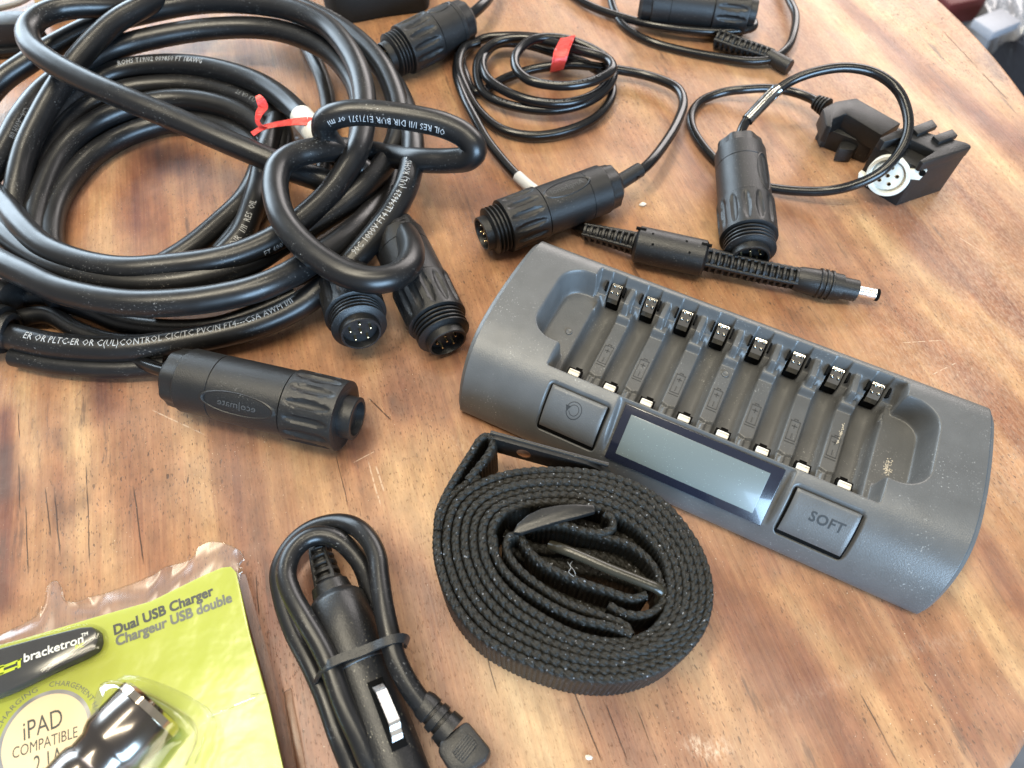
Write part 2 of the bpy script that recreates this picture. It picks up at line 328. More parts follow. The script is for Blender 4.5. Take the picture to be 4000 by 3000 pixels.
def wood():
    k = NT('varnished_wood'); at = lambda n: k.n('ShaderNodeAttribute', attribute_name=n).outputs['Fac']
    def gv(sx, sy): return k.n('ShaderNodeMapping', {'Vector': rot, 'Scale': (sx, sy, 1)}).outputs[0]
    raw = k.obj(); rot = k.obj((1, 1, 1), (0, 0, -math.radians(16.9)))
    wob = k.n('ShaderNodeTexNoise', {'Vector': raw, 'Scale': 90, 'Detail': 3}).outputs['Color']
    wv = k.n('ShaderNodeVectorMath', {0: wob, 1: (.5, .5, .5)}, operation='SUBTRACT').outputs[0]
    pw = k.n('ShaderNodeVectorMath', {0: wv, 1: (.0008, .0008, 0), 2: raw}, operation='MULTIPLY_ADD').outputs[0]
    def lines(L):
        acc = 0.0
        for (p, q), w in L:
            p = np.array(p[:2])*S; q = np.array(q[:2])*S; d = q-p; ln = np.linalg.norm(d); d /= ln
            rel = k.n('ShaderNodeVectorMath', {0: pw, 1: (p[0], p[1], 0)}, operation='SUBTRACT').outputs[0]
            al = k.n('ShaderNodeVectorMath', {0: rel, 1: (d[0]/ln, d[1]/ln, 0)}, operation='DOT_PRODUCT').outputs['Value']
            pe = k.n('ShaderNodeVectorMath', {0: rel, 1: (-d[1], d[0], 0)}, operation='DOT_PRODUCT').outputs['Value']
            e = k.math('SUBTRACT', 1.0, k.step(k.math('ABSOLUTE', pe), w*S*.3, w*S*1.3))
            t = k.math('MULTIPLY', k.math('MULTIPLY', al, k.math('SUBTRACT', 1.0, al)), 9.0, clamp=True)
            acc = k.math('MAXIMUM', k.math('MULTIPLY', e, t), acc)
        return acc
    warp = k.noise(gv(14, 3.2), 1, 3)
    band = k.noise(gv(44, 3.0), 1, 3, .5, 1.2)
    streak = k.noise(gv(190, 5), 1, 3, .6)
    fine = k.noise(gv(900, 26), 1, 3, .6)
    tone = k.math('ADD', k.math('MULTIPLY', at('tone'), .78), k.math('MULTIPLY_ADD', band, 0.98, -0.49))
    tone = k.math('ADD', tone, k.math('MULTIPLY_ADD', warp, 0.5, -0.25))
    tone = k.math('ADD', tone, k.math('MULTIPLY_ADD', streak, 0.56, -0.28))
    tone = k.math('ADD', tone, k.math('MULTIPLY_ADD', fine, 0.56, -0.28))
    c = k.ramp(k.math('MULTIPLY_ADD', tone, 0.5, 0.5, clamp=True), [(0.10, (.50, .330, .172)), (.29, (.418, .247, .120)), (.5, (.314, .156, .076)), (.65, (.225, .096, .048)), (.82, (.138, .050, .030)), (1, (.070, .027, .020))])
    mott = k.noise(gv(150, 62), 1, 5, .72)
    c = k.mix(.75, c, k.ramp(mott, [(.28, .32), (.5, .5), (.72, .70)]), 'OVERLAY')
    blot = k.step(k.noise(gv(60, 28), 1, 5, .65), .56, .78)
    c = k.mix(k.math('MULTIPLY', blot, .5), c, (.095, .050, .034, 1))
    smud = k.math('MULTIPLY', k.step(k.noise(gv(200, 24), 1, 4, .7), .56, .70), k.step(k.noise(gv(18, 9), 1, 2), .46, .62))
    c = k.mix(k.math('MULTIPLY', smud, .7), c, (.060, .032, .024, 1))
    # pores along the grain, thicker in places
    dens = k.step(k.noise(gv(22, 10), 1, 3), .36, .66)
    pore = k.math('MULTIPLY', k.step(k.noise(gv(1700, 420), 1, 1), .63, .70), k.math('MULTIPLY_ADD', dens, .7, .3))
    c = k.mix(k.math('MULTIPLY', pore, .78), c, (.055, .027, .016, 1))
    spot = k.math('MULTIPLY', k.step(k.noise(gv(640, 230), 1, 1), .68, .73), dens)
    c = k.mix(k.math('MULTIPLY', spot, .75), c, (.035, .018, .013, 1))
    ld = k.math('MULTIPLY', lines(LINES_D), k.step(k.noise(gv(300, 60), 1, 2), .30, .46))
    c = k.mix(k.math('MULTIPLY', ld, .88), c, (.022, .011, .008, 1))
    c = k.mix(k.math('MULTIPLY', at('dark'), k.math('MULTIPLY_ADD', streak, 1.3, .1, clamp=True)), c, (.050, .028, .026, 1))
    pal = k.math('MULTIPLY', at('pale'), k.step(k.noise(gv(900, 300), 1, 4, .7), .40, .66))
    pl = k.math('MULTIPLY', lines(LINES_P), k.step(k.noise(raw, 400, 2), .36, .52))
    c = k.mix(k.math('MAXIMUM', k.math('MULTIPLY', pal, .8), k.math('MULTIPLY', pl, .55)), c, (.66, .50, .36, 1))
    veil = k.step(k.noise(rot, 17, 5, .65), .38, .72)
    c = k.mix(k.math('MULTIPLY', veil, .13), c, (.50, .40, .33, 1))
    # pale fleck dust
    fl = k.math('MULTIPLY', k.step(k.noise(gv(1500, 1000), 1, 1), .725, .775), k.step(k.noise(rot, 22, 3), .40, .66))
    c = k.mix(k.math('MULTIPLY', fl, .8), c, (.72, .60, .44, 1))
    rough = k.math('MULTIPLY_ADD', k.noise(gv(60, 26), 1, 5, .6), .30, .25)
    rough = k.math('ADD', rough, k.math('MULTIPLY', pal, .3))
    h = k.math('SUBTRACT', k.math('MULTIPLY_ADD', fine, .6, k.math('MULTIPLY', mott, .5)), k.math('ADD', pore, k.math('ADD', spot, k.math('MULTIPLY', ld, 1.6))))
    return k.set(Base_Color=c, Roughness=rough, Normal=k.bump(h, .34, .0005), Specular_IOR_Level=.42)
M_WOOD = wood()
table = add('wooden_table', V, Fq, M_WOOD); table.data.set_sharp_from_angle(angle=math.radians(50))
tag(table, 'worn varnished wooden table top with reddish grain and a rounded edge, under everything else', 'table')
XY = V[:, :2]
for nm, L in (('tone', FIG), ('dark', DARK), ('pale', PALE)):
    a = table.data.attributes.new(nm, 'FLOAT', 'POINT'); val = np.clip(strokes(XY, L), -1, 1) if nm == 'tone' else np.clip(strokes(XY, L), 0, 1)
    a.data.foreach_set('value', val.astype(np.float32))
# ------------------------------------------------------------------ what lies past the table edge
k = NT('concrete'); v = k.obj()
M_CONC = k.set(Base_Color=k.ramp(k.noise(v, 14, 5), [(.3, (.045, .045, .05)), (.7, (.10, .10, .105))]), Roughness=.8)
fl = add('floor', [(-2500, -2000, -720), (2500, -2000, -720), (2500, 3500, -720), (-2500, 3500, -720)], [(0, 1, 2, 3)], M_CONC)
tag(fl, kind='structure')

# ------------------------------------------------------------------ shared materials
M_GREY = plastic('grey_charger_plastic', (.084, .085, .085), .35, 1900, .22, .42, (.62, .62, .60, 1))
M_GREYB = plastic('grey_button_plastic', (.088, .089, .089), .37, 1900, .3, .35, (.6, .6, .58, 1), .25)
M_BLACKP = plastic('black_moulded_plastic', (.0085, .0085, .0088), .42, 2200, .35, .45, (.22, .21, .19, 1))
M_RUBBER = plastic('black_cable_rubber', (.0065, .0065, .0070), .335, 500, .05, .5, (.45, .43, .40, 1))
M_RUBBER2 = plastic('black_thin_cable_rubber', (.005, .005, .0055), .24, 500, .04, .12, (.4, .4, .38, 1))
M_CHROME = metal('plated_steel', (.92, .90, .86), .30)
M_PIN = metal('gold_pin', (.88, .68, .38), .22)
M_HOLE = simple('deep_black', (.003, .003, .003), .8, Specular_IOR_Level=.08)  # near-black for dark parts and for shade painted into holes and gaps
M_WHITEP = simple('white_plastic', (.78, .75, .68), .45)
M_INK = simple('white_ink', (.38, .39, .40), .55)
M_DIMINK = simple('faded_ink', (.17, .17, .17), .55)
M_MARK = simple('relief_shade', (.036, .038, .040), .5)  # darker than the housing: paints the shaded outlines of the moulded relief
M_EMB = simple('engraving_shade', (.018, .019, .020), .6)  # dark colour stands in for the shade inside the button lettering

def clear(name, tint, rough=.06, bumpy=.25, gain=.75, base=0.0):
    k = NT(name); v = k.obj(); nrm = k.bump(k.noise(v, 60, 3), bumpy, .0012)
    tr = k.n('ShaderNodeBsdfTransparent', {'Color': tint}); gl = k.n('ShaderNodeBsdfGlossy', {'Color': (1, 1, 1, 1), 'Roughness': rough, 'Normal': nrm})
    fr = k.n('ShaderNodeFresnel', {'IOR': 1.5, 'Normal': nrm}); mx = k.n('ShaderNodeMixShader')
    k.put(mx.inputs[0], k.math('MULTIPLY_ADD', fr.outputs[0], gain, base, clamp=True)); k.t.links.new(tr.outputs[0], mx.inputs[1]); k.t.links.new(gl.outputs[0], mx.inputs[2]); k.t.links.new(mx.outputs[0], k.out.inputs[0]); return k.m
M_CLEAR = clear('clear_plastic', (.95, .95, .94, 1), .05, .06, .6)
M_CLEARB = clear('thin_clear_plastic', (.95, .95, .93, 1), .07, .03, .30)
M_FILM = clear('clear_film', (.97, .97, .96, 1), .22, .55, .38, .012)
M_CLEAR2 = clear('clear_flange_plastic', (.84, .81, .80, 1), .34, .10, .9, .07)
# ------------------------------------------------------------------ eight bay battery charger
CH_O = (79.2, 136.0); CH_A = math.radians(-26.62)
charger = empty('battery_charger', (CH_O[0], CH_O[1], 0), 'dark grey eight bay battery charger with a blank LCD screen and empty battery slots', 'battery charger', rotz=CH_A)
PROF = spline([(0, 52, 0), (0, 53, 8), (0, 53, 20), (0, 52, 27), (0, 49.5, 31.3), (0, 45.5, 33), (0, 38, 33.6), (0, 22, 33.7), (0, 5, 33.4), (0, -6, 32.6), (0, -13, 30.8), (0, -19.5, 27.3), (0, -25, 22.0), (0, -29, 15.8), (0, -31.6, 9), (0, -32.2, 4), (0, -31.2, 1.2), (0, -29.5, 0)], .42)[:, 1:]
def bulge(y): return .2+2.9*(1-((y-8)/46)**2)
def lcd_plane(y): return 31.0+(y+10.5)*(31.0-14.2)/(31.0-11.0)*1.0
SLOTX = [(q-3.5)*16.58 for q in range(8)]
def carve(x, y, z):
    """height of the moulded top: the battery bay, its channels and the display recess are cut down from the shell"""
    z0 = z.copy()
    sd = np.minimum(sd_box(x, y, 0, 18, 67.2, 28.2, .8), np.minimum(sd_box(x, y, -60, 21, 20, 20, 10), sd_box(x, y, 60, 20, 20, 19.5, 10)))
    floor = np.full_like(x, 24.0)
    inmain = np.abs(x) < 67.5
    zl = 20.6-.6*ss(60, 80, np.abs(x))
    floor = zl.copy()
    div = np.full_like(x, 18.3)
    near = np.full_like(x, 99.)
    for s_ in SLOTX: near = np.minimum(near, np.abs(x-s_))
    ch = 12.6+5.45-np.sqrt(np.maximum(5.45**2-np.minimum(near, 5.35)**2, 0))
    topd = div+3.6*ss(31.2, 33.2, y)-9*ss(36.4, 37.4, y)                    # dividers ramp down at the back
    topd = topd-8.0*(1-ss(2.0, 2.8, y+1.4*np.abs(((x/16.58) % 1.0)-.5)*4-1.4))   # and stop short of the front with a notched end
    m = ss(4.9, 5.3, near)
    body = ch*(1-m)+np.maximum(topd, ch)*m
    # fins standing up from the back wall, one to the right of each contact
    fin = np.full_like(x, 99.)
    for s_ in SLOTX[:-1]: fin = np.minimum(fin, np.abs(x-(s_+7.6)))
    finz = 28.0-7*(1-ss(33.5, 35.8, y)); fm = (1-ss(1.15, 1.65, fin))*ss(33.0, 33.6, y)
    body = np.maximum(body, body*(1-fm)+finz*fm)
    # small posts at the front wall
    post = (1-ss(.7, 1.1, fin))*(1-ss(.4, .8, y)); body = body*(1-post)+np.maximum(body, 18.5)*post
    w = ss(64.2, 65.2, np.abs(x))
    e = SLOTX[-1]+5.6
    w = ss(e-.25, e+.25, np.abs(x))
    floor = body*(1-w)+zl*w
    wall = np.where(np.abs(x) > 66.5, 2.6, 1.1)
    cut = 1-ss(-wall, 0.25, sd)
    # the back wall of the bay leans
    lean = np.where(inmain, np.clip((46.2-y)/5.2, 0, 1), 1)
    zb = np.minimum(z, 31.5-10*np.clip(lean, 0, 1)**.8)
    fl2 = np.where(inmain & (y > 40.5) & (near > 3.3), np.maximum(floor, zb), floor)
    z = z*(1-cut)+np.minimum(z, fl2)*cut
    # display recess: a flat slope between two walls
    hw = 36.0+1.2*(y+11)/20
    rx = np.abs(x-1.0)-hw
    rec = (1-ss(-1.8, 0.4, rx))*(1-ss(-11.5, -10.3, y))
    zp = np.minimum(z, lcd_plane(y)-.2)
    z = z*(1-rec)+zp*rec
    # moats round the two buttons
    for (bx, hx) in ((-49.6, 12.6), (51.4, 12.6)):
        d = sd_box(x, y, bx, -22.6, hx, 6.6, 1.2)
        z = z-2.2*(1-ss(.3, .95, d))
    return z
xs = np.r_[np.linspace(-97, 97, 480)]
def shell(xs, prof):
    X = np.repeat(xs[:, None], len(prof), 1); Y = np.repeat(prof[None, :, 0], len(xs), 0); Z = np.repeat(prof[None, :, 1], len(xs), 0)
    mask = (Z > 11.5)
    Zc = np.where(mask, carve(X, Y, Z), Z)
    Xo = X*(1+(bulge(Y)/97)*ss(60, 97, np.abs(X)))
    return Xo, Y, Zc
X, Y, Z = shell(xs, PROF)
rows = [np.stack([X, Y, Z], -1)]
cen = np.array([8.0, 13.0])
def endrow(side, k, dx):
    y = cen[0]+(PROF[:, 0]-cen[0])*k; z = np.maximum(cen[1]+(PROF[:, 1]-cen[1])*k, 0)
    return np.stack([side*(97+bulge(PROF[:, 0])*(0.4+.6*k)+dx*.75-.4), y, z], -1)[None]
steps = [(.998, .06), (.99, .5), (.955, 2.5), (.95, 2.75), (.94, 2.95), (.88, 3.4), (.6, 4.0), (.3, 4.4), (.02, 4.5)]
V3 = np.concatenate([np.concatenate([endrow(-1, k_, d_) for k_, d_ in steps[::-1]]), rows[0], np.concatenate([endrow(1, k_, d_) for k_, d_ in steps])])
nx, ny = V3.shape[:2]; i = np.arange(nx-1)[:, None]*ny; j = np.arange(ny-1)[None]
Fq = np.stack([i+j, i+j+1, i+ny+j+1, i+ny+j], -1).reshape(-1, 4)
body = add('housing', V3.reshape(-1, 3), Fq, M_GREY, charger, world=False)
def surf(x, y):
    """height and slope of the uncut shell at local y"""
    n = len(PROF)//2; p = PROF[PROF[:, 1] > 10]; p = p[np.argsort(-p[:, 0])]
    p = p[p[:, 0] < 44]
    return np.interp(-np.asarray(y), -p[:, 0], p[:, 1])
# --- buttons: curved pads following the shell
def pad(x0, x1, y0, y1, lift):
    nx_, ny_ = 30, 24; gx = np.linspace(x0, x1, nx_); gy = np.linspace(y1, y0, ny_)
    Xp, Yp = np.meshgrid(gx, gy, indexing='ij'); edge = np.minimum(np.minimum(Xp-x0, x1-Xp), np.minimum(Yp-y0, y1-Yp))
    Zp = surf(Xp, Yp)+lift-.55*(1-ss(0, 1.0, edge))
    top = np.stack([Xp, Yp, Zp], -1); V = top.reshape(-1, 3).tolist(); Fc = []
    for a in range(nx_-1):
        for b in range(ny_-1): q = a*ny_+b; Fc.append((q, q+1, q+ny_+1, q+ny_)[::-1] if False else (q, q+1, q+ny_+1, q+ny_))
    ring = [a*ny_ for a in range(nx_)]+[(nx_-1)*ny_+b for b in range(1, ny_)]+[a*ny_+ny_-1 for a in range(nx_-2, -1, -1)]+[b for b in range(ny_-2, 0, -1)]
    k0 = len(V); V += [[V[q][0], V[q][1], V[q][2]-3.2] for q in ring]; n = len(ring)
    for a in range(n): Fc.append((ring[a], ring[(a+1) % n], k0+(a+1) % n, k0+a))
    return V, Fc
slope = lambda y: (surf(0, y+.5)-surf(0, y-.5))
def on_pad(V, cx, cy, lift, rot=0):
    c_, s_ = math.cos(rot), math.sin(rot); x = cx+V[:, 0]*c_-V[:, 1]*s_; u = V[:, 0]*s_+V[:, 1]*c_
    y = cy+u*.86
    return np.stack([x, y, surf(x, y)+lift], -1)
for bx, lab in ((-49.6, 'grey button moulded with a circular arrow'), (51.4, 'grey button engraved SOFT')):
    Vp, Fp = pad(bx-12.75, bx+12.75, -29.3, -15.9, -.75); gap_ = (Vp, Fp)
    Vp, Fp = pad(bx-12.0, bx+12.0, -28.8, -16.4, .35)
    b = add('push_button', Vp, Fp, M_GREYB, charger, world=False, autos=40); b['label'] = lab
    add('button_gap_shade', gap_[0], gap_[1], M_HOLE, b, world=False, autos=40)  # black skirt, the groove's shade put in as a dark surface
    if bx > 0:
        Vt, Ft = text_mesh('SOFT', 4.7, 1.12, 1.06, 3); Vt, Ft = bold(Vt-np.array([Vt[:, 0].mean(), 1.9]), Ft, .22)
        add('engraved_word', on_pad(Vt, bx, -22.6, .42+lift(Vt, 4)), Ft, M_EMB, b, world=False, smooth=False)  # thin raised letters, the engraving's shade painted dark
    else:
        m = MB(); ang = np.linspace(math.radians(165), math.radians(165-325), 40)
        for ro, ri in ((3.3, 3.0), (2.1, 1.85)):
            P2 = np.array([[r_*math.cos(a), r_*math.sin(a)] for a in ang for r_ in (ro, ri)])
            m.put(on_pad(P2, bx, -22.0, .43), [(2*q, 2*q+1, 2*q+3, 2*q+2) for q in range(39)])
        P2 = np.array([(-3.9, 0.9), (-1.6, 1.0), (-2.8, -1.3)]); m.put(on_pad(P2, bx, -22.0, .43), [(0, 1, 2)])
        P2 = np.array([(-3.35, -.9), (-2.0, -.9), (-2.0, -1.2), (-3.35, -1.2)])
        m.build('moulded_arrow', M_EMB, b, world=False, smooth=False, autos=None)
# --- display: dark bezel glass with a pale blank LCD under it
sl = math.atan2(31.0-14.2, 20.0); RX = Matrix.Rotation(sl, 3, 'X')
def plane_box(m, cx, s0, hx, hs, t, lift):
    c = Vector((cx, -10.5, 31.0))+RX@Vector((0, -s0, lift)); m.box(c, (2*hx, 2*hs, t), RX, .25)
M_BEZEL = NT('display_bezel'); v = M_BEZEL.obj()
M_BEZEL = M_BEZEL.set(Base_Color=(.010, .012, .022, 1), Roughness=M_BEZEL.math('MULTIPLY_ADD', M_BEZEL.noise(v, 130, 4), .2, .08), Coat_Weight=.6, Coat_Roughness=.05)
kk = NT('blank_lcd'); v = kk.obj(); spk = kk.step(kk.noise(v, 2300, 1), .72, .78)
M_LCD = kk.set(Base_Color=kk.mix(spk, (.120, .142, .138, 1), (.36, .44, .42, 1)), Roughness=.34, Coat_Weight=.35, Coat_Roughness=.12)
m = MB(); plane_box(m, .9, 13.6, 32.4, 11.9, 1.2, .3); scr = m.build('lcd_window', M_BEZEL, charger, world=False)
m = MB(); plane_box(m, .4, 13.6, 28.4, 8.6, .5, .82); m.build('lcd_screen', M_LCD, scr, world=False)
# --- battery contacts
def contact(x):
    c = MB(); R_ = Matrix.Rotation(math.radians(38), 3, 'X')
    def L(px, py, pz): return tuple(Vector((x, 43.6, 23.6))+R_@Vector((px, py, pz)))
    W_, n = 2.35, 7
    pr = [(-5.6, -1.6), (-3.6, -.2), (-1, .5), (2.2, .5), (4.2, -.1), (5.4, -1.2)]
    for a in range(len(pr)-1):
        (y0, z0), (y1, z1) = pr[a], pr[a+1]
        c.put([L(-W_, y0, z0), L(W_, y0, z0), L(W_, y1, z1), L(-W_, y1, z1), L(-W_, y0, z0-.5), L(W_, y0, z0-.5), L(W_, y1, z1-.5), L(-W_, y1, z1-.5)],
              [(0, 1, 2, 3), (7, 6, 5, 4), (0, 3, 7, 4), (1, 5, 6, 2)])
    for dx in (-1.35, 1.35):
        for dy in (-.9, 2.1): c.sphere(L(dx, dy, .5), .85, 10)
    h = MB(); h.box((x, 43.6, 17.2), (5.6, 5.0, 7.6), None, .3)
    h.box((x-4.2, 43.4, 24.6), (.8, 4.0, 6), Matrix.Rotation(math.radians(25), 3, 'X')); h.box((x+4.2, 43.4, 24.6), (.8, 4.0, 6), Matrix.Rotation(math.radians(25), 3, 'X'))
    return c, h
M_CONT = metal('bright_contact', (.40, .385, .35), .14)
for x in SLOTX:
    c, h = contact(x)
    o = c.build('spring_contact', M_CONT, charger, world=False)
    h.build('contact_well', M_HOLE, o, world=False)
    t = MB(); t.box((x-.3, -.9, 17.6), (5.0, 3.0, 1.5), None, .5); t.box((x-.3, -.2, 18.5), (4.6, .7, .6), None, .2)
    o = t.build('end_contact', M_WHITEP, charger, world=False)
    t = MB(); t.box((x-.3, -.5, 15.9), (6.4, 4.6, 2.4)); t.box((x+.1, 4.2, 12.6), (3.0, 2.2, .9)); t.build('contact_slot', M_HOLE, o, world=False)
# --- moulded battery pictograms on the dividers and small moulded marks
for q in range(7):
    x = SLOTX[q]+8.29; y = 13.5; m = MB()
    def bar(cx, cy, w_, h_): m.box((x+cx, y+cy, 18.36), (w_, h_, .22))
    bar(-1.9, 0, .3, 9.4); bar(1.9, 0, .3, 9.4); bar(0, -4.7, 4.1, .3); bar(0, 4.7, 4.1, .3); bar(0, 5.6, 1.5, .3); bar(-.75, 5.2, .3, .8); bar(.75, 5.2, .3, .8)
    bar(0, 2.2, 2.2, .35); bar(0, 2.2, .35, 2.2); bar(0, -2.6, .35, 2.4); bar(0, -5.9, 4.4, .3)
    m.build('battery_mark', M_MARK, charger, world=False, smooth=False)
for (x, y, z) in ((-68.5, 16, 20.5), (SLOTX[3]+8.3, 27, 18.6)):
    m = MB(); m.lathe([(-.3, 1.5), (.35, 1.5), (.5, 1.2), (.3, .7), (.3, .01)], 20, Matrix.Translation((x, y, z)) @ Matrix.Rotation(-math.pi/2, 4, 'Y')); m.build('moulded_pip', M_GREYB, charger, world=False)
# dried residue in the right hand lobe and on the last divider
M_CRUST = simple('dry_residue', (.40, .36, .29), .85)
m = MB()
for (cx, cy, n, sx_, sy_, z) in ((70.5, 12.5, 70, 2.0, 4.2, 20.3), (SLOTX[6]+9.6, 21, 34, .55, 5.0, 18.4)):
    for q in range(n):
        x = cx+rng.normal()*sx_*.6; y = cy+rng.normal()*sy_*.5; m.sphere((x, y, z), rng.uniform(.12, .42), 6, (1, 1, .35))
o = m.build('residue', M_CRUST, charger, world=False); o['kind'] = 'stuff'

# ------------------------------------------------------------------ round cable connectors
def axis_matrix(nose, rear, roll=0.0):
    """local +X runs from the rear to the nose; millimetres -> metres happens in add()"""
    n = Vector(nose); r = Vector(rear); X_ = (n-r).normalized(); U = Vector((0, -.3, 1)); Y_ = U.cross(X_).normalized(); Z_ = X_.cross(Y_)
    M = Matrix((X_, Y_, Z_)).transposed().to_4x4(); M = M @ Matrix.Rotation(roll, 4, 'X'); M.translation = r*S
    return M, (n-r).length
def connector(parent, nose, rear, R, roll=0.0, kind='pins', word=None, body_frac=None, label=None, nut=True, pins=6):
    M, L = axis_matrix(nose, rear, roll); base = chain(parent).inverted() @ M
    u = R/14.0; tl = {'pins': 12.5, 'plain': 5.0, 'face': 12.5}[kind]*u; rl = 21*u; bl = L-tl-rl
    m = MB(); b = [(0, R*.62), (.8*u, R*.70), (2.2*u, R*.84), (8*u, R*.88)] if nut else [(0, R*.55), (1, R*.68)]
    def nutmod(x, a, r):
        return r*(1-.035*(1+math.cos(8*a))*(1 if .5*u < x < 8.2*u else 0))
    prof = b+[(8.2*u, R*.90), (8.6*u, R*.925), (bl*.42, R*.925), (bl*.42+.15, R*.905), (bl*.42+.45, R*.905), (bl*.42+.6, R*.93), (bl-.7, R*.94), (bl-.5, R*.90), (bl, R*.90)]
    m.lathe(prof, 64, None, (True, True), nutmod)
    shell_ = m.build('connector', M_BLACKP, parent, world=False, mw=base, autos=28)
    if label: shell_['label'] = label
    m = MB(); n = 72; x0, x1 = bl-.05, bl+rl
    xs_ = np.linspace(0, 1, 26)
    prof = [(x0, R*.86), (x0+.05, R*.975)]+[(x0+.3+(x1-x0-1.1)*t, R) for t in xs_]+[(x1-.25, R*.985), (x1, R*.93), (x1+.01, R*.8)]
    def ring(x, a, r):
        if r < R*.99: return r
        t = (x-x0-.3)/(x1-x0-1.1); k_ = 14; ph = (a*k_/(2*math.pi)) % 1.0-.5
        q = (ph/.29)**2+((t-.52)/.44)**2
        return r*(1-.012*t) if q > 1 else r*(1-.012*t)-1.15*u*(1-q)**.45
    m.lathe(prof, n*2, None, (True, True), ring)
    m.build('coupling_ring', M_BLACKP, shell_, world=False, autos=40)
    if kind in ('pins', 'face'):
        m = MB(); prof = [(x1-.1, R*.74)]; x = x1
        for q in range(4):
            prof += [(x+.2*u, R*.74), (x+.9*u, R*.875), (x+1.4*u, R*.875), (x+2.0*u, R*.75)]; x += 2.1*u
        prof += [(x+.1, R*.72), (x+.2, R*.66)]
        m.lathe(prof, 56); m.build('screw_thread', M_BLACKP, shell_, world=False, autos=30)
        m = MB(); xe = x1+tl; ro = R*.64
        m.lathe([(x, ro), (xe-.4, ro), (xe, ro*.97), (xe, ro*.88), (xe-.4, ro*.86), (xe-7*u, ro*.86)], 48, None, (True, True)); m.build('nose_sleeve', M_BLACKP, shell_, world=False, autos=30)
        m = MB(); m.lathe([(xe-6.9*u, ro*.855), (xe-6.2*u, ro*.855)], 40); m.build('insert', M_HOLE, shell_, world=False)
        m = MB()
        for q in range(pins):
            a = 2*math.pi*q/(pins-1) if q else 0; rp = ro*.52 if q else 0
            c = (rp*math.cos(a), rp*math.sin(a))
            m.lathe([(xe-6.3*u, .62*u), (xe-1.6*u, .62*u), (xe-1.0*u, .45*u), (xe-.8*u, .1*u)], 10, Matrix.Translation((0, c[0], c[1])))
        m.build('contact_pins', M_PIN, shell_, world=False)
    else:
        m = MB(); ro = R*.60; xe = x1+tl
        m.lathe([(x1-.2, R*.80), (x1+.1, R*.80), (x1+.12, ro), (xe-.3, ro), (xe, ro*.95), (xe, ro*.80), (xe-3, ro*.78)], 48); m.build('nose_sleeve', M_BLACKP, shell_, world=False, autos=30)
    if word:
        # raised oval badge and moulded word lying on the barrel
        body_w, size, flip = word; cx = bl*.68; rx, ry = bl*.30, 5.0*u
        def onb(P2, lift): return np.stack([cx+P2[:, 0], -(R*.94+lift)*np.sin(P2[:, 1]/R), (R*.94+lift)*np.cos(P2[:, 1]/R)], -1)
        m = MB(); th = np.linspace(0, 2*np.pi, 49)[:-1]
        V_ = np.vstack([np.stack([np.cos(th)*rx*f_, np.sin(th)*ry*f_], 1) for f_ in (1.0, .93)]); n_ = 48
        m.put(np.vstack([onb(V_[:n_], -.02), onb(V_[n_:], .28)]), [(q, (q+1) % n_, n_+(q+1) % n_, n_+q) for q in range(n_)])
        V_ = np.vstack([np.stack([np.cos(th)*rx*f_, np.sin(th)*ry*f_], 1) for f_ in (.93, .88)])
        m.put(np.vstack([onb(V_[:n_], .28), onb(V_[n_:], -.02)]), [(q, (q+1) % n_, n_+(q+1) % n_, n_+q) for q in range(n_)])
        m.build('oval_badge', M_BLACKP, shell_, world=False, autos=None)
        if not body_w.strip(): return shell_
        Vt, Ft = text_mesh(body_w, size, 1, 1.0, 2, 8); Vt = Vt-np.array([(Vt[:, 0].max()+Vt[:, 0].min())/2, size*.33])
        if flip: Vt = -Vt
        m = MB(); m.put(onb(Vt, .12), Ft); m.build('moulded_word', M_DARKGREY, shell_, world=False, smooth=False, autos=None)
    return shell_
M_DARKGREY = simple('dull_raised_plastic', (.055, .055, .055), .5)
def ribbed(parent, P, r0, r1, pitch, name='strain_relief', mat=None, slots=True):
    """tapered relief sleeve of separate hoops over a core with four spines"""
    Q = spline(P, .4); s = np.r_[0, np.cumsum(np.linalg.norm(np.diff(Q, axis=0), axis=1))]; L = s[-1]
    R_ = r0+(r1-r0)*s/L
    g = (s/pitch) % 1.0; hoop = ss(.0, .12, g)*(1-ss(.52, .64, g))
    m = MB(); V, Fq = tube_geo(Q, R_*(.70+.30*hoop), 28); k_ = len(V)
    m.put(V, Fq); m.F.append(tuple(range(27, -1, -1))); m.F.append(tuple(range(k_-28, k_)))
    T, N, B = frames(Q)
    for a in (45, 135, 225, 315):
        d = N*math.cos(math.radians(a))+B*math.sin(math.radians(a)); C_ = Q+d*(R_*.86)[:, None]
        V, Fq = tube_geo(C_, R_*.2, 8); m.put(V, Fq)
    return m.build(name, mat or M_BLACKP, parent, autos=50)

# ------------------------------------------------------------------ the heavy coiled cable
RC = 6.1
coil = empty('heavy_cable_coil', [(-161.6,240.5,0)][0], 'thick black cable coiled in a big tangled heap with white printing along it', 'cable')
mb = MB(); ST = {}
ST['A'] = cable(mb, [(-214.9,413.9,30),(-229.6,399.4,37),(-244.5,391,42),(-255.5,384.2,44),(-262.3,373.8,45),(-262.7,361.9,45),(-255.8,349.2,45),(-242.1,336.6,45),(-220.9,322.7,44),(-194.2,309.2,42),(-170,299.7,38),(-146.4,289.7,34),(-127.1,282.5,30),(-108.9,276.7,25),(-90.8,272.8,20),(-72.8,267.3,12)], RC)
ST['B'] = cable(mb, [(-183.4,447.6,30),(-199.5,425.4,34),(-210.5,403.5,37),(-225.3,384.5,37),(-234.4,367.7,35),(-243.2,349.9,31),(-248.3,334.2,28),(-252.9,317.3,24),(-256,297.8,20),(-254.9,276.4,16),(-252.9,259.6,10),(-245.3,247.5,6)], RC)
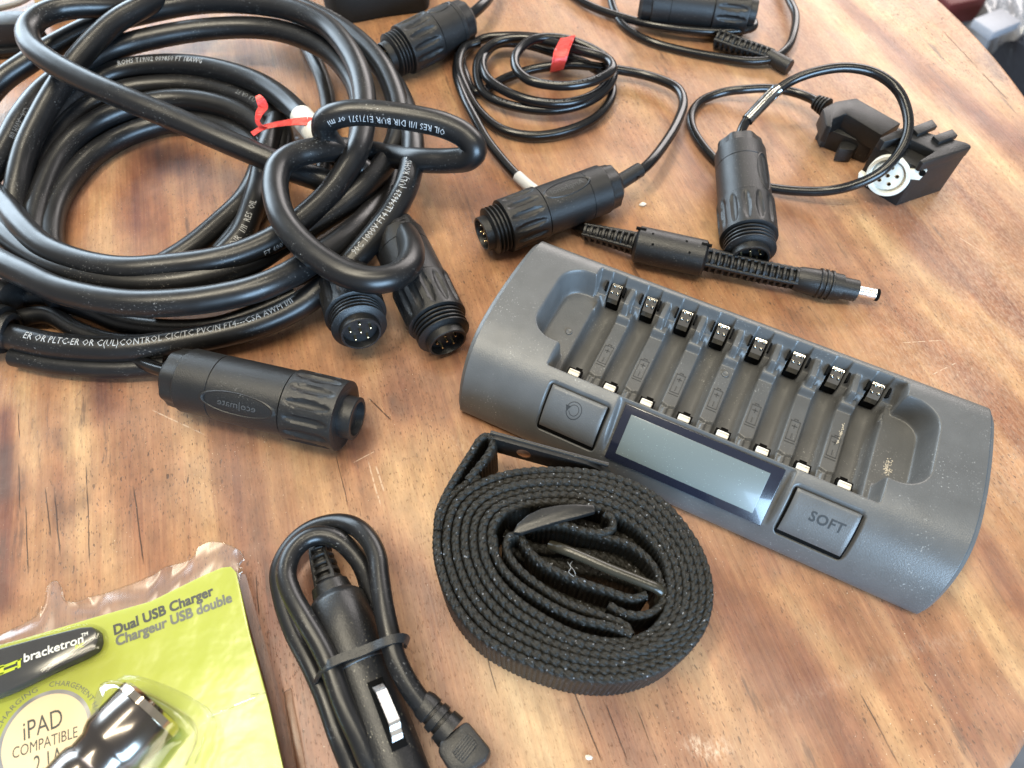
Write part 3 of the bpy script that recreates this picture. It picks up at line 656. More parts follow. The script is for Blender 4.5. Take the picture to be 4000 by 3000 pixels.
ST['C'] = cable(mb, [(-304,335.5,12),(-292.5,356.6,18),(-278.7,369.1,22),(-263,383.3,25),(-242.6,396.6,28),(-218,404.4,30),(-193.7,409.6,32),(-173.7,409,34),(-150.1,405.5,35),(-128.2,397.8,36),(-106,382.5,36),(-91.1,361.1,36),(-81.7,339.5,35),(-77.5,319.9,33),(-76.8,300.6,31),(-78.5,284.5,30),(-83.3,272.8,28),(-90,259.4,26),(-99.6,245.6,25),(-110.7,232.5,25),(-123.7,222.1,26),(-135.1,216.5,27),(-154.4,212.9,27),(-175,211,27),(-196.9,215.7,26),(-217.7,225.3,25),(-235.1,240.3,23),(-248.8,254.5,20),(-271.1,276.4,16)], RC)
ST['D'] = cable(mb, [(-273.3,269.8,16),(-267.1,299.6,20),(-265.3,318.3,22),(-262.1,340.3,22),(-252.9,357.1,23),(-240.5,369.6,24),(-227.4,381.3,24),(-205.3,389.5,25),(-179.7,396.3,25),(-151.7,397.7,25),(-130.2,391.8,25),(-108.1,378.2,24),(-94.6,362.7,22),(-85.9,344.9,20),(-82.7,324.1,18),(-83.2,301.8,15),(-90.4,278.5,14),(-102,258.8,14),(-116.1,244.2,13)], RC)
ST['E'] = cable(mb, [(-261,268,8),(-261.2,287.3,9),(-260.6,310.1,11),(-256.7,332.3,13),(-248.2,349.6,15),(-238.5,362.7,16),(-227.2,369,17),(-210.5,371.8,18),(-189.7,370.8,19),(-167.9,364.7,20),(-144.6,352.9,21),(-129,339.5,22),(-117,325.4,23),(-107.4,310.9,25),(-98.2,299.1,24),(-90.4,297.6,14),(-77.7,284.9,8)], RC)
ST['F'] = cable(mb, [(-253.3,263.4,6),(-254.5,285.9,7),(-254.6,309.8,8),(-249.9,330.2,10),(-240.1,346.8,11),(-222.9,357.8,12),(-197.2,362.4,12),(-176.4,359.8,12),(-154.5,350.7,12),(-138,338.7,11),(-128.2,323.7,9),(-127.5,302.5,8),(-131.1,279.1,7),(-138.7,253.8,6),(-144.9,238.3,6)], RC)
ST['G'] = cable(mb, [(-248,254.3,5.5),(-249.3,287,6),(-248.1,314,6),(-238.5,333.2,6),(-225.8,343.9,6),(-206.4,353.2,7),(-185.5,356.1,7),(-165.7,352,7),(-149,339.9,6),(-138.9,320.2,5.5),(-137.5,298.1,5.5),(-141,277.2,5.5),(-149.8,260.7,5.5),(-164.1,240.3,5.5),(-182.9,223.9,5.5),(-202.1,212.4,5.5)], RC)
ST['H'] = cable(mb, [(-194.2,209.3,6),(-215.6,220.6,6),(-232.3,244.6,5.8),(-239.5,273.5,5.8),(-236.5,297.1,5.8),(-228.1,315.4,5.8),(-213.9,329.5,5.8),(-195,337.7,5.8),(-173.6,336.9,5.8),(-154.6,327.6,5.8),(-140,312.4,5.8),(-129.2,294.2,5.8)], RC)
ST['H2'] = cable(mb, [(-212.5,205.7,7),(-230.5,224.7,8),(-242.6,254.1,9),(-245.7,286.8,11),(-241.9,312.6,12),(-229.2,331.1,13),(-210.9,341.6,14),(-191.1,346.5,14),(-172.2,344,14),(-152.6,336.2,13),(-136.5,323.2,11),(-128.2,308.7,9)], RC)
ST['T2'] = cable(mb, [(-160.9,449.9,20),(-131.9,422,24),(-108,403.2,25),(-88,381.8,26),(-73,359.1,26),(-64.6,338.2,25),(-60.9,322.2,24),(-60.7,304.4,22),(-65.9,289,20),(-75.3,270.5,20),(-85.6,258,19),(-98.7,244.7,19),(-112.5,232.7,19),(-120.8,223.1,20),(-134.1,213.6,22),(-149.5,207.8,23),(-175.6,206.7,23),(-204.8,213.6,22),(-227.2,225.4,20),(-247.3,241.1,18),(-267,257.9,15)], RC)
ST['I3'] = cable(mb, [(-255.4,230.3,20),(-235.3,216,26),(-219.3,206.9,28),(-199.9,197.2,29),(-167.6,189.5,30),(-142.5,190.2,30),(-127,193,30),(-113,197.4,30),(-101.3,206.4,28),(-89.8,221.6,24),(-79.5,237.7,20),(-71.5,258.2,14),(-66.3,281.4,8),(-65,304.8,6)], RC)
ST['Q'] = cable(mb, [(-62.6,279.1,7),(-67.8,260.5,9),(-79.4,240.5,11),(-93.3,227.1,12),(-111,215.5,14),(-126.2,206.9,16),(-144.3,201.5,16),(-166.6,201.7,14)], RC)
ST['I4'] = cable(mb, [(-231.7,186.5,10),(-222,183.5,11),(-204,179.7,11),(-173.2,178.2,11),(-148.2,182.5,11),(-132.2,186.3,11),(-117.3,190.5,12),(-102.9,197.9,13),(-88.1,209.9,15),(-74.8,224,19),(-66.4,235,22),(-59,247.5,24),(-53.1,261.7,26),(-50.9,277.3,26),(-51.2,294.3,26),(-54.9,315.8,24),(-61.5,340.3,19),(-72.5,370.4,12),(-90,400.7,8)], RC)
ST['L1'] = cable(mb, [(-75.2,281.5,20),(-86.6,284.5,30),(-92.3,286.2,40),(-90.2,285.9,48),(-83.6,286.5,51),(-73.5,287.2,52),(-61.6,285.9,52),(-45.6,283.8,51),(-32.4,281.6,49),(-22.5,277.7,46),(-17.8,273.3,42),(-21.2,272.8,37),(-30,275.4,33),(-46.1,280.3,29),(-61.5,290.9,22),(-74.4,296,20),(-82.3,290.8,26),(-89.4,283.7,33),(-97,276.9,38),(-105.2,271,40),(-110.3,262.9,41),(-110.8,253,41),(-108.4,241.6,41),(-103,228.3,41),(-93.9,215.9,40),(-83.1,206.1,39),(-70.9,198.6,38),(-60.2,196.4,37),(-51.4,200.1,35),(-46.4,208.9,32),(-46.3,221.2,28),(-51,236.4,22),(-59.3,252.5,14),(-68.4,264.7,8)], RC)
ST['S1'] = cable(mb, [(-234.6,198.3,6),(-219.4,200.3,7),(-201.2,190.9,7),(-180.4,184.8,6.5),(-146.8,186.4,6)], 4.2)
ST['S2'] = cable(mb, [(-250.1,209.6,5.5),(-228.4,212.1,6),(-206.6,206.5,6),(-181.8,196,5.5),(-159.3,192.8,5.5),(-138.1,194.7,5.5),(-120,202.7,5.5),(-103.9,212.4,5.5)], 5)
ST['S3'] = cable(mb, [(-227.5,177.8,5.5),(-207,173.3,5.5),(-179,171.1,5.5),(-156.5,172.8,5.5)], 4.6)
ST['S4'] = cable(mb, [(-143.5,235,8),(-136.5,247.9,9),(-133.8,266,10),(-132.9,285.1,11),(-132,302.9,14),(-131.3,331.6,12)], RC)
ST['S5'] = cable(mb, [(-137.7,428.5,5.5),(-123.2,399.8,5.5),(-110.8,368,6),(-104,335.1,6),(-102.3,308.5,6),(-103.1,287,6)], 4.6)
jacket = mb.build('cable_jacket', M_RUBBER, coil, autos=60)
LONG = {'A': ' ', }
mb = MB(); dm = MB()
def arc_at(Q, p):
    s = np.r_[0, np.cumsum(np.linalg.norm(np.diff(Q, axis=0), axis=1))]
    return s[np.argmin(np.linalg.norm(Q-np.array(p), axis=1))]
def pr(key, P, body, size, phi, flip=False, dim=False, r=RC, sx=.8):
    mb = MB(); print_on_tube(mb, ST[key], r, body, arc_at(ST[key], P), phi, size, flip, sx)
    mb.build('printed_lettering', M_DIMINK if dim else M_INK, jacket, smooth=False, autos=None)
pr('I4', [(-216.8,183.5,11)][0], 'ER OR PLTC-ER OR C(UL)CONTROL CIC/TC PVC/N FT4---CSA AWM I/II', 4.6, 22)
pr('I4', [(-75,225.4,19)][0], '90C 1000V FT4 LL94629 (UL) ROHS T20/', 4.6, 5)
pr('E', [(-227.4,369.8,17)][0], 'ROHS T19/02 009850 FT 18AWG', 4.4, 8)
pr('L1', [(-87,284.6,49)][0], 'OIL RES I/II DIR BUR E171371 or mi', 4.6, -52, True)
pr('S4', [(-139.8,239.6,8)][0], 'DIR  I/II  RES  OIL', 4.4, -20)
pr('C', [(-110.7,232.5,25)][0], 'FT 600V', 3.8, 62, True)
pr('T2', [(-131.9,422,24)][0], 'E171371 OIL RES I/II DIR BUR', 3.6, 48, dim=True)
pr('D', [(-268.5,303.1,20)][0], 'CSA---AWM I/II', 3.8, -45, True, dim=True)
pr('F', [(-155.8,350.7,12)][0], 'CL3 OR FT', 3.8, 5, True, dim=True)
# label sleeve by the red tie
m = MB(); Qs = ST['E']; a0 = np.argmin(np.linalg.norm(Qs-np.array([(-113.8,318.8,24)][0]), axis=1)); a1 = np.argmin(np.linalg.norm(Qs-np.array([(-99.1,300.6,24)][0]), axis=1))
V, Fq = tube_geo(Qs[a0:a1+1], RC+.35, 28); m.put(V, Fq); m.build('label_sleeve', simple('off_white_label', (.62, .62, .58), .45), coil)
# gland at the left and the two plugs under the heap
g = MB(); Mg, Lg = axis_matrix(*[(-228.2,187.9,11),(-245.7,189.9,14)])
g.lathe([(0, 13), (Lg*.55, 13), (Lg*.6, 11.5), (Lg*.8, 11), (Lg*.82, 8.6), (Lg-.4, 8.3), (Lg, 7.6), (Lg, 5.6), (Lg-2, 5.5)], 48); g.build('cable_gland', M_BLACKP, coil, world=False, mw=chain(coil).inverted()@Mg, autos=30)
g = MB(); Mg, Lg = axis_matrix(*[(-232.8,204,11),(-257,208.1,11)])
g.lathe([(0, 10.5), (Lg*.8, 10.5), (Lg-1.2, 9.6), (Lg, 7.5), (Lg, 4)], 40); g.build('cable_gland', M_BLACKP, coil, world=False, mw=chain(coil).inverted()@Mg, autos=30)
connector(coil, *[(-28.9,180.9,11.5),(-59.2,247.8,15)], 14.2, .3, 'pins', None, label='plug lying on its side with its screw thread towards the charger')
connector(coil, *[(-66.6,180.7,19),(-81.3,222.8,11)], 14.2, .1, 'pins', None, label='plug whose pins face the viewer', pins=6)
# ------------------------------------------------------------------ lead with the lettered plug in front of the heap
lead = empty('connector_lead', [(-113.2,156.6,0)][0], 'black thin lead ending in a large ribbed plug, lying in front of the coiled heap', 'cable')
mb = MB(); cable(mb, [(-119,198.3,6),(-135.9,186.1,6.5),(-147.9,176.2,8),(-159.4,169.3,11),(-147,161.4,14)], 2.6); mb = MB(); cable(mb, [(-182.6,182.7,5),(-168.2,173.7,8),(-156.4,167.2,12),(-143.8,162,15)], 3.0); mb.build('cable_jacket', M_RUBBER2, lead)
connector(lead, *[(-64.6,140.4,15),(-147.3,161.5,15)], 15.2, .55, 'plain', ('eco|mate', 4.6, True))
# ------------------------------------------------------------------ lead at the back of the heap
lead2 = empty('connector_lead', [(-51.6,412.7,0)][0], 'black ribbed plug with a threaded end leaning behind the coiled heap', 'cable')
mb = MB(); cable(mb, [(-28.3,423.1,15),(-22.1,430.3,16),(-15.9,443.1,15),(-9.5,469.3,12)], 3.4); mb.build('cable_jacket', M_RUBBER2, lead2)
connector(lead2, *[(-75.9,385.2,13),(-27.1,423.1,15)], 14.5, .5, 'pins', (' ', 3, False))
# ------------------------------------------------------------------ thin coil tied with red, plug to ferrite to barrel jack
ad = empty('power_adapter_cable', [(18.7,293.3,0)][0], 'thin black cable coiled and tied with red, ending in a silver tipped barrel plug', 'cable')
mb = MB(); r2 = 2.75; ST['k'] = cable(mb, [(63.3,283.6,15),(71.7,291.8,16),(82.5,309.5,14),(93.1,332,11),(99.2,352.2,9),(97.2,365.3,8),(86.9,375.2,7),(75.1,381.2,6.5),(62.7,384,7),(48.7,385.7,8),(34.8,387.1,8),(12.4,386.9,5),(-4.5,379.4,4),(-21,367.8,3),(-28.5,385.2,3),(-30.6,403.2,3.2),(-19.3,418.6,4),(-1.8,418.9,6),(18.5,413.9,8),(38.2,404.7,10),(54.4,392.6,11),(60.1,376.9,12),(56.6,363.3,11),(43.9,351.4,9),(25.1,346.7,7),(3.8,350.4,6),(-15.3,361.6,6),(-21.1,378.2,8),(-19.1,393.2,10),(-8.8,404,12),(6.8,404.7,14),(23.5,398.5,15),(41,387.3,17),(56,377.9,18),(57.8,367,19),(48.6,357.7,19),(35.2,352.8,19),(22.1,354.2,18),(9,359.1,18),(2.2,370.5,18),(3.3,386.4,17),(12.3,398.2,17),(26.4,401.6,16),(43,396.2,15),(56.5,385.2,13),(57.8,370.4,12),(49.4,357,11),(32.9,348,11),(14.3,348.8,11),(-4.3,358.7,11),(-15.3,371.8,11),(-17.2,392.4,9),(-8.9,409.3,7),(6.9,410.8,6),(26.9,401.4,6),(46.3,390,6),(58.7,373.2,6),(58.3,359.3,5.5),(47.8,342.3,5),(30.1,332.1,4),(11.6,328.8,3.5),(-5.6,334.2,3.5),(-19.2,349.7,4),(-27.7,366.6,7),(-32.4,385.6,9),(-28.7,401.5,10),(-20.3,406.1,10)], r2, 1.2, 16)
ST['k2'] = cable(mb, [(-33.1,399.1,6),(-33.4,379.6,7),(-28.6,357.6,9),(-21.3,337.3,9),(-14.5,322.3,7),(-5.4,307.7,5),(4.8,293.3,4),(13.4,284.4,3.5),(24.2,271.3,3),(34.5,258.9,4),(40,253.8,6)], r2, 1.2, 16)
mb.build('cable_jacket', M_RUBBER2, ad)
for P, phi in (([(51.3,358.6,19)][0], -15), ([(32.5,352.4,19)][0], -15), ([(12.3,400.1,17)][0], 25), ([(32.9,348,11)][0], -10), ([(6.5,350.4,6)][0], -10)): 
    mb = MB(); print_on_tube(mb, ST['k'], r2, 'CSA  AWM  I/II  E177441', arc_at(ST['k'], P), phi, 2.0, False, .85)
    mb.build('printed_lettering', M_DIMINK, ad, smooth=False, autos=None)
connector(ad, *[(-15.1,244.6,13.5),(53.9,279.2,14)], 13.6, .15, 'pins', ('Amphenol', 4.4, False))
m = MB(); Mq, Lq = axis_matrix(*[(67.3,288.4,15.6),(52.6,277.8,14)]); m.lathe([(0, 4.2), (Lq-.2, 3.9), (Lq, 3.0)], 24); m.build('shrink_sleeve', M_BLACKP, ad, world=False, mw=chain(ad).inverted()@Mq)
m = MB(); V, Fq = tube_geo(spline([(3,295.7,4.4),(8.5,289,4.1),(12.9,284.6,3.7)], 1), 3.1, 20); m.put(V, Fq); m.build('label_sleeve', simple('clear_label', (.5, .5, .5), .35), ad)
ribbed(ad, [(36.9,254.1,6),(50.2,248.8,7),(61.8,243.8,8)], 4.3, 6.0, 3.2)
Mf, Lf = axis_matrix(*[(95.3,232.2,9.5),(61,242.5,9.5)]); m = MB(); m.lathe([(0, 4.5), (.3, 7.6), (1.6, 9.1), (Lf-1.6, 9.1), (Lf-.3, 7.6), (Lf, 4.5)], 40); fer = m.build('ferrite_block', M_BLACKP, ad, world=False, mw=chain(ad).inverted()@Mf, autos=40)
m = MB()
for t_, a_ in ((.22, 18), (.68, 18), (.25, -18), (.75, -18), ):
    a_ = math.radians(a_); m.lathe([(8.6, .62), (9.15, .62)], 12, Matrix.Translation((Lf*t_, 0, 0))@Matrix.Rotation(-a_, 4, 'X')@Matrix.Rotation(-math.pi/2, 4, 'Y'))
for t_, a_ in ((.05, 30), (.95, 22)):
    m.box((Lf*t_, math.sin(math.radians(a_))*8.9, math.cos(math.radians(a_))*8.9), (5, 1.2, 1.2), Matrix.Rotation(-math.radians(a_), 3, 'X'))
m.build('mould_holes', M_HOLE, fer, world=False)
ribbed(ad, [(94.1,233.7,8.5),(112.2,228.5,8),(129.6,224,7.5),(138.6,221.7,7.5)], 6.0, 5.6, 3.15)
Mp, Lp = axis_matrix(*[(166.2,215,6.5),(137.4,222.1,7.3)]); m = MB()
pf = [(0, 5.2), (2.5, 6.2), (Lp*.34, 6.6)]
for q in range(3): x_ = Lp*.36+q*2.6; pf += [(x_, 6.6), (x_+.4, 7.3), (x_+1.3, 7.3), (x_+1.7, 6.5)]
pf += [(Lp*.74, 6.4), (Lp*.745, 5.3), (Lp-.3, 5.2), (Lp, 4.9), (Lp, 2.6)]
m.lathe(pf, 40); jk = m.build('barrel_plug', M_BLACKP, ad, world=False, mw=chain(ad).inverted()@Mp, autos=30)
m = MB(); m.lathe([(Lp-.5, 2.75), (Lp+8.2, 2.75), (Lp+8.4, 2.95), (Lp+10, 2.95), (Lp+10.3, 2.7), (Lp+10.3, 1.7), (Lp+8, 1.6)], 32); tip = m.build('plated_tip', M_CHROME, jk, world=False, autos=30)
m = MB(); m.lathe([(Lp+8.6, 3.0), (Lp+10.2, 3.0), (Lp+10.4, 2.6), (Lp+10.4, 1.5), (Lp+9, 1.5)], 24); m.build('tip_insulator', M_HOLE, tip, world=False)
# red twist tie of the thin coil
M_RED = NT('red_plastic_tie'); v = M_RED.obj(); M_RED = M_RED.set(Base_Color=M_RED.mix(M_RED.noise(v, 500, 3), (.50, .020, .016, 1), (.78, .07, .055, 1)), Roughness=.33, Normal=M_RED.bump(M_RED.noise(M_RED.obj((1, 1, 5)), 260, 3), .6, .0008))
def ribbon(mb, P, w, across, th=.35, twist=None):
    """flat tape along P, w wide in the direction 'across' (one vector or one per point)"""
    Q = spline(P, .8); T = np.gradient(Q, axis=0); T /= np.linalg.norm(T, axis=1)[:, None]
    A = np.asarray(across, float)
    if A.ndim == 1: A = np.repeat(A[None], len(Q), 0)
    else: u_ = np.linspace(0, 1, len(A)); A = np.stack([np.interp(np.linspace(0, 1, len(Q)), u_, A[:, k]) for k in range(3)], 1)
    A = A-(A*T).sum(1)[:, None]*T; A /= np.linalg.norm(A, axis=1)[:, None]; Nn = np.cross(T, A)
    w = np.interp(np.linspace(0, 1, len(Q)), np.linspace(0, 1, len(np.atleast_1d(w))), np.atleast_1d(w))[:, None]/2
    c = [Q+A*w+Nn*th/2, Q+A*w*.4+Nn*th*.9, Q-A*w*.4+Nn*th*.6, Q-A*w+Nn*th/2, Q-A*w-Nn*th/2, Q+A*w-Nn*th/2]; V = np.stack(c, 1).reshape(-1, 3); n = len(Q)
    mb.put(V, [(i*6+j, i*6+(j+1) % 6, i*6+6+(j+1) % 6, i*6+6+j) for i in range(n-1) for j in range(6)]+[(0, 5, 4, 3, 2, 1), tuple((n-1)*6+j for j in range(6))])
mb = MB(); ribbon(mb, [(33,393.9,21),(31,385.8,22.5),(28.5,377.7,22),(27.3,374.9,18),(27,381.7,8),(28.1,395.7,2),(30.9,409.7,2),(33.7,415.5,6),(34.5,405.6,14),(33.4,395.4,20)], 8.5, (1, .25, .1), .5)
ribbon(mb, [(32.7,388.9,22.5),(29.6,380.3,23.2),(27.5,374.1,20),(26.7,378.7,12)], 6, (1, .3, .2), .4)
o = mb.build('twist_tie', M_RED, None); tag(o, 'red plastic tie wound around the thin coiled cable', 'tie', 'red ties')
mb = MB(); ribbon(mb, [(-106.1,306.5,31.5),(-111.6,305.5,32),(-116.9,303.2,33),(-122.1,300.5,34),(-127.4,298,34),(-132,294.7,33)], [5.0, 4, 2.8, 2.6, 2.8, 3.2], [(0, 1, .25), (0, 1, .4), (0, .8, .7), (0, 1, .3), (0, 1, .2)], .5)
ribbon(mb, [(-125.3,298.4,34),(-127.3,297.3,36),(-128.5,298.3,38),(-127.1,300.5,41),(-125.1,303.3,43),(-125.9,304.7,46),(-127.3,306.5,47)], [2.0, 2.1, 2.4, 3.8, 5.4, 4.6, 2.4], [(1, 0, .4), (1, .2, .2), (1, .1, .3), (1, .4, 0)], .45)
ribbon(mb, [(-106.1,306.5,31.5),(-101.5,306.3,30.5),(-98.3,304.5,29),(-98.1,305.6,24)], [5, 4.5, 4, 3], (0, 1, .3), .5)
o = mb.build('twist_tie', M_RED, None); tag(o, 'red twisted tie with loose ends on the big coiled heap, beside a white label', 'tie', 'red ties')
# ------------------------------------------------------------------ battery block lead at the right
bl_ = empty('battery_block_lead', [(168.7,319.1,0)][0], 'black lead looping from a ribbed plug to a block with a white round socket', 'cable')
mb = MB(); r3 = 2.55
ST['b'] = cable(mb, [(120.2,300.1,22),(120.5,305.6,24),(124.2,313.3,26),(131,319.4,30),(138.8,326.1,34),(149.1,331.4,38),(161.5,333.1,42),(175.2,333,44),(189.3,329.8,43),(199.4,321.8,40),(202.8,310.3,37),(202.4,298.2,33),(198,288.5,28),(189,280,22),(178.4,278.1,15),(166.7,279.7,9),(153.7,282.5,6),(140.3,286.7,4),(124.5,294.1,2.6),(115.1,306.8,2.6),(107.7,321.8,2.6),(103.7,337.3,2.6),(105,349.4,2.6),(112.1,360.1,3),(124.6,365.1,5),(137.4,364,8),(150.6,363.5,9),(163.6,360.5,9),(172.5,353.4,10),(176.1,347.2,11)], r3, 1.2, 16)
mb.build('cable_jacket', M_RUBBER2, bl_)
m = MB(); V, Fq = tube_geo(spline([(124.7,313.7,26.3),(131,319.4,30),(138.8,326.1,34),(141.5,327.3,35.4)], 1), r3+.75, 24); m.put(V, Fq); m.build('label_sleeve', clear('clear_label', (.80, .82, .84, 1), .22, .1, 1.6, .16), bl_)
connector(bl_, *[(116,229.6,12.5),(122.2,307.7,15.5)], 14.2, -.6, 'pins', ('Amphenol', 4.2, True))
Mr, Lr = axis_matrix(*[(179.3,341.8,12),(174.3,348.8,11)]); m = MB(); pf = []
for q in range(4): x_ = q*Lr/4; pf += [(x_, 3.2+.35*q), (x_+.3, 4.2+.35*q), (x_+Lr/4-1.0, 4.2+.35*q), (x_+Lr/4-.6, 3.2+.35*q)]
m.lathe(pf, 28); m.build('strain_relief', M_BLACKP, bl_, world=False, mw=chain(bl_).inverted()@Mr, autos=30)
# the block: walls and ledges at several heights
def wp(P, z): return [(p[0], p[1]) for p in P]
def slab(m, P, z0, z1, bev=.7): m.prism([(p[0], p[1]) for p in P], z0, z1, None, bev)
m = MB()
slab(m, [(169.7,328.9,22),(178.2,334.8,22),(190.4,337.9,22),(192.4,335.5,22),(209.3,316.8,22),(196.3,307.3,22),(181.6,324.7,22),(173.5,320.2,22),(171.1,313.1,22),(168.9,315.3,22)], 11.8, 22, .7)
slab(m, [(173.6,330.8,12),(181.9,339.4,12),(196.5,345.5,12),(218.8,322,12),(203.2,316.3,12),(196.5,310.4,12),(187.9,316.3,12),(176.8,323.1,12)], .4, 12, .6)
slab(m, [(182.4,318,9),(191,318.7,9),(191.7,315.4,9),(188.1,310.9,9),(179.6,311.6,9)], 1, 9, .5)
slab(m, [(174.5,329.8,2),(181,336.1,2),(201.3,316.8,2),(197.7,311.1,2),(181.7,322.1,2),(174.7,323.6,2)], .3, 4, .4)
arm = m.build('block_tail', M_BLACKP, bl_, autos=32)
m = MB()
slab(m, [(188.4,295.7,31),(204.1,304.2,31),(230.9,292.9,31),(233.1,289.1,31),(205.5,277.7,31)], .3, 26, .3)
slab(m, [(187.7,294.5,32),(196.9,299.8,32),(203.4,303.3,32),(208,301.2,32),(225.1,293.5,32),(230.5,291.4,32),(232.5,289.7,32),(232.5,287.6,32),(204.5,275.9,32),(203.3,277.9,32),(212.9,284.6,32),(200.7,295.6,32),(189.4,291.4,32)], 25.5, 31, .7)
for P in ([(205,300.5,32),(217.3,306.5,32),(218.5,301.2,32),(206.8,295.2,32)], [(213.9,293.8,32),(225.4,299.1,32),(226.7,294.2,32),(215.8,289.3,32)]): slab(m, P, 30.5, 32.8, .3)
blk = m.build('block_housing', M_BLACKP, bl_, autos=32)
# white socket set in the face towards the camera
dz = Vector((-.60, -.74, .30)).normalized(); ax = Vector((0, 0, 1)).cross(dz).normalized(); ay = dz.cross(ax)
Ms = (Matrix((ax, ay, dz)).transposed() @ Matrix.Diagonal((1.04, 1.04, 1.0))).to_4x4(); Ms.translation = Vector([(195.2,282.6,16.5)][0])*S
M_SOCK = plastic('white_socket_plastic', (.66, .65, .58), .40, 900, .05)
toX = Matrix.Rotation(-math.pi/2, 4, 'Y')
m = MB(); m.lathe([(-9, 10.2), (.4, 10.2), (1.0, 9.8), (1.0, 8.4), (.3, 8.2), (-1.6, 8.0), (-1.6, 7.2), (-.6, 7.0), (-.4, 6.6), (-.4, .1)], 48, toX)
m.prism([(8, 2.5), (13.6, 4.6), (14.2, 8.6), (12, 9.4), (7, 7.5)], -5, .8, None, .3); m.prism([(-8, -5), (-13, -4.5), (-12, -7), (-6, -9)], -5, .4, None, .3)
so = m.build('round_socket', M_SOCK, bl_, world=False, mw=chain(bl_).inverted()@Ms, autos=35)
m = MB(); h = MB()
for q in range(6):
    a = math.radians(72*(q-1)+20); c = (4.3*math.cos(a), 4.3*math.sin(a)) if q else (0, 0)
    m.lathe([(-.38, .95), (-.1, .95), (-.1, .6), (-.39, .55)], 14, Matrix.Translation((c[0], c[1], 0))@toX, (False, False)); h.lathe([(-.42, .6), (-.35, .6)], 10, Matrix.Translation((c[0], c[1], 0))@toX)
m.build('socket_contacts', M_PIN, so, world=False); h.build('contact_holes', M_HOLE, so, world=False)
m = MB(); m.lathe([(.5, 1.5), (.9, 1.5)], 16, Matrix.Translation((13, 8.2, 0))@toX); m.build('lug_hole', M_HOLE, so, world=False)
# ------------------------------------------------------------------ lead at the top edge of the picture
tl_ = empty('connector_lead', [(118.8,437.2,0)][0], 'thin black lead with a plug, cut off by the top edge of the picture', 'cable')
mb = MB(); r4 = 2.5
cable(mb, [(23.7,496.5,3),(41.6,467.6,3),(53.1,454.6,3.5),(70.4,442.1,4.5),(87.1,431.6,6),(103.9,425.1,7),(126.8,421.4,7.5),(144.4,422.4,7.5),(153.3,426.3,7.5),(153.9,433.2,7.5),(148.2,442.7,6)], r4, 1.2, 16)
cable(mb, [(64.5,491.1,6),(65.1,463.6,6),(67.3,448.6,4),(73,434,2.6),(86.5,419.3,2.6),(105.9,409.7,2.6),(127.9,402.1,3),(146.8,396.5,4),(159.4,396.9,5),(170.9,406.1,6),(178,421.2,7),(183,441.1,7),(182.9,458.3,6),(183.2,481.6,5)], r4, 1.2, 16)
mb.build('cable_jacket', M_RUBBER2, tl_)
connector(tl_, *[(153.6,431.5,13.5),(81.8,444.7,14)], 14.2, .2, 'plain')
ribbed(tl_, [(128.7,416.5,6),(139.8,409.4,6),(150.7,404.5,5.5),(160.8,399.6,5)], 5.6, 4.2, 3.4)
Mz, Lz = axis_matrix(*[(169.8,389.4,4.5),(158.7,400.6,5)]); m = MB(); m.lathe([(0, 4.2), (Lz-.4, 4.6), (Lz, 4.2)], 24); m.build('plug_body', M_BLACKP, tl_, world=False, mw=chain(tl_).inverted()@Mz, autos=30)

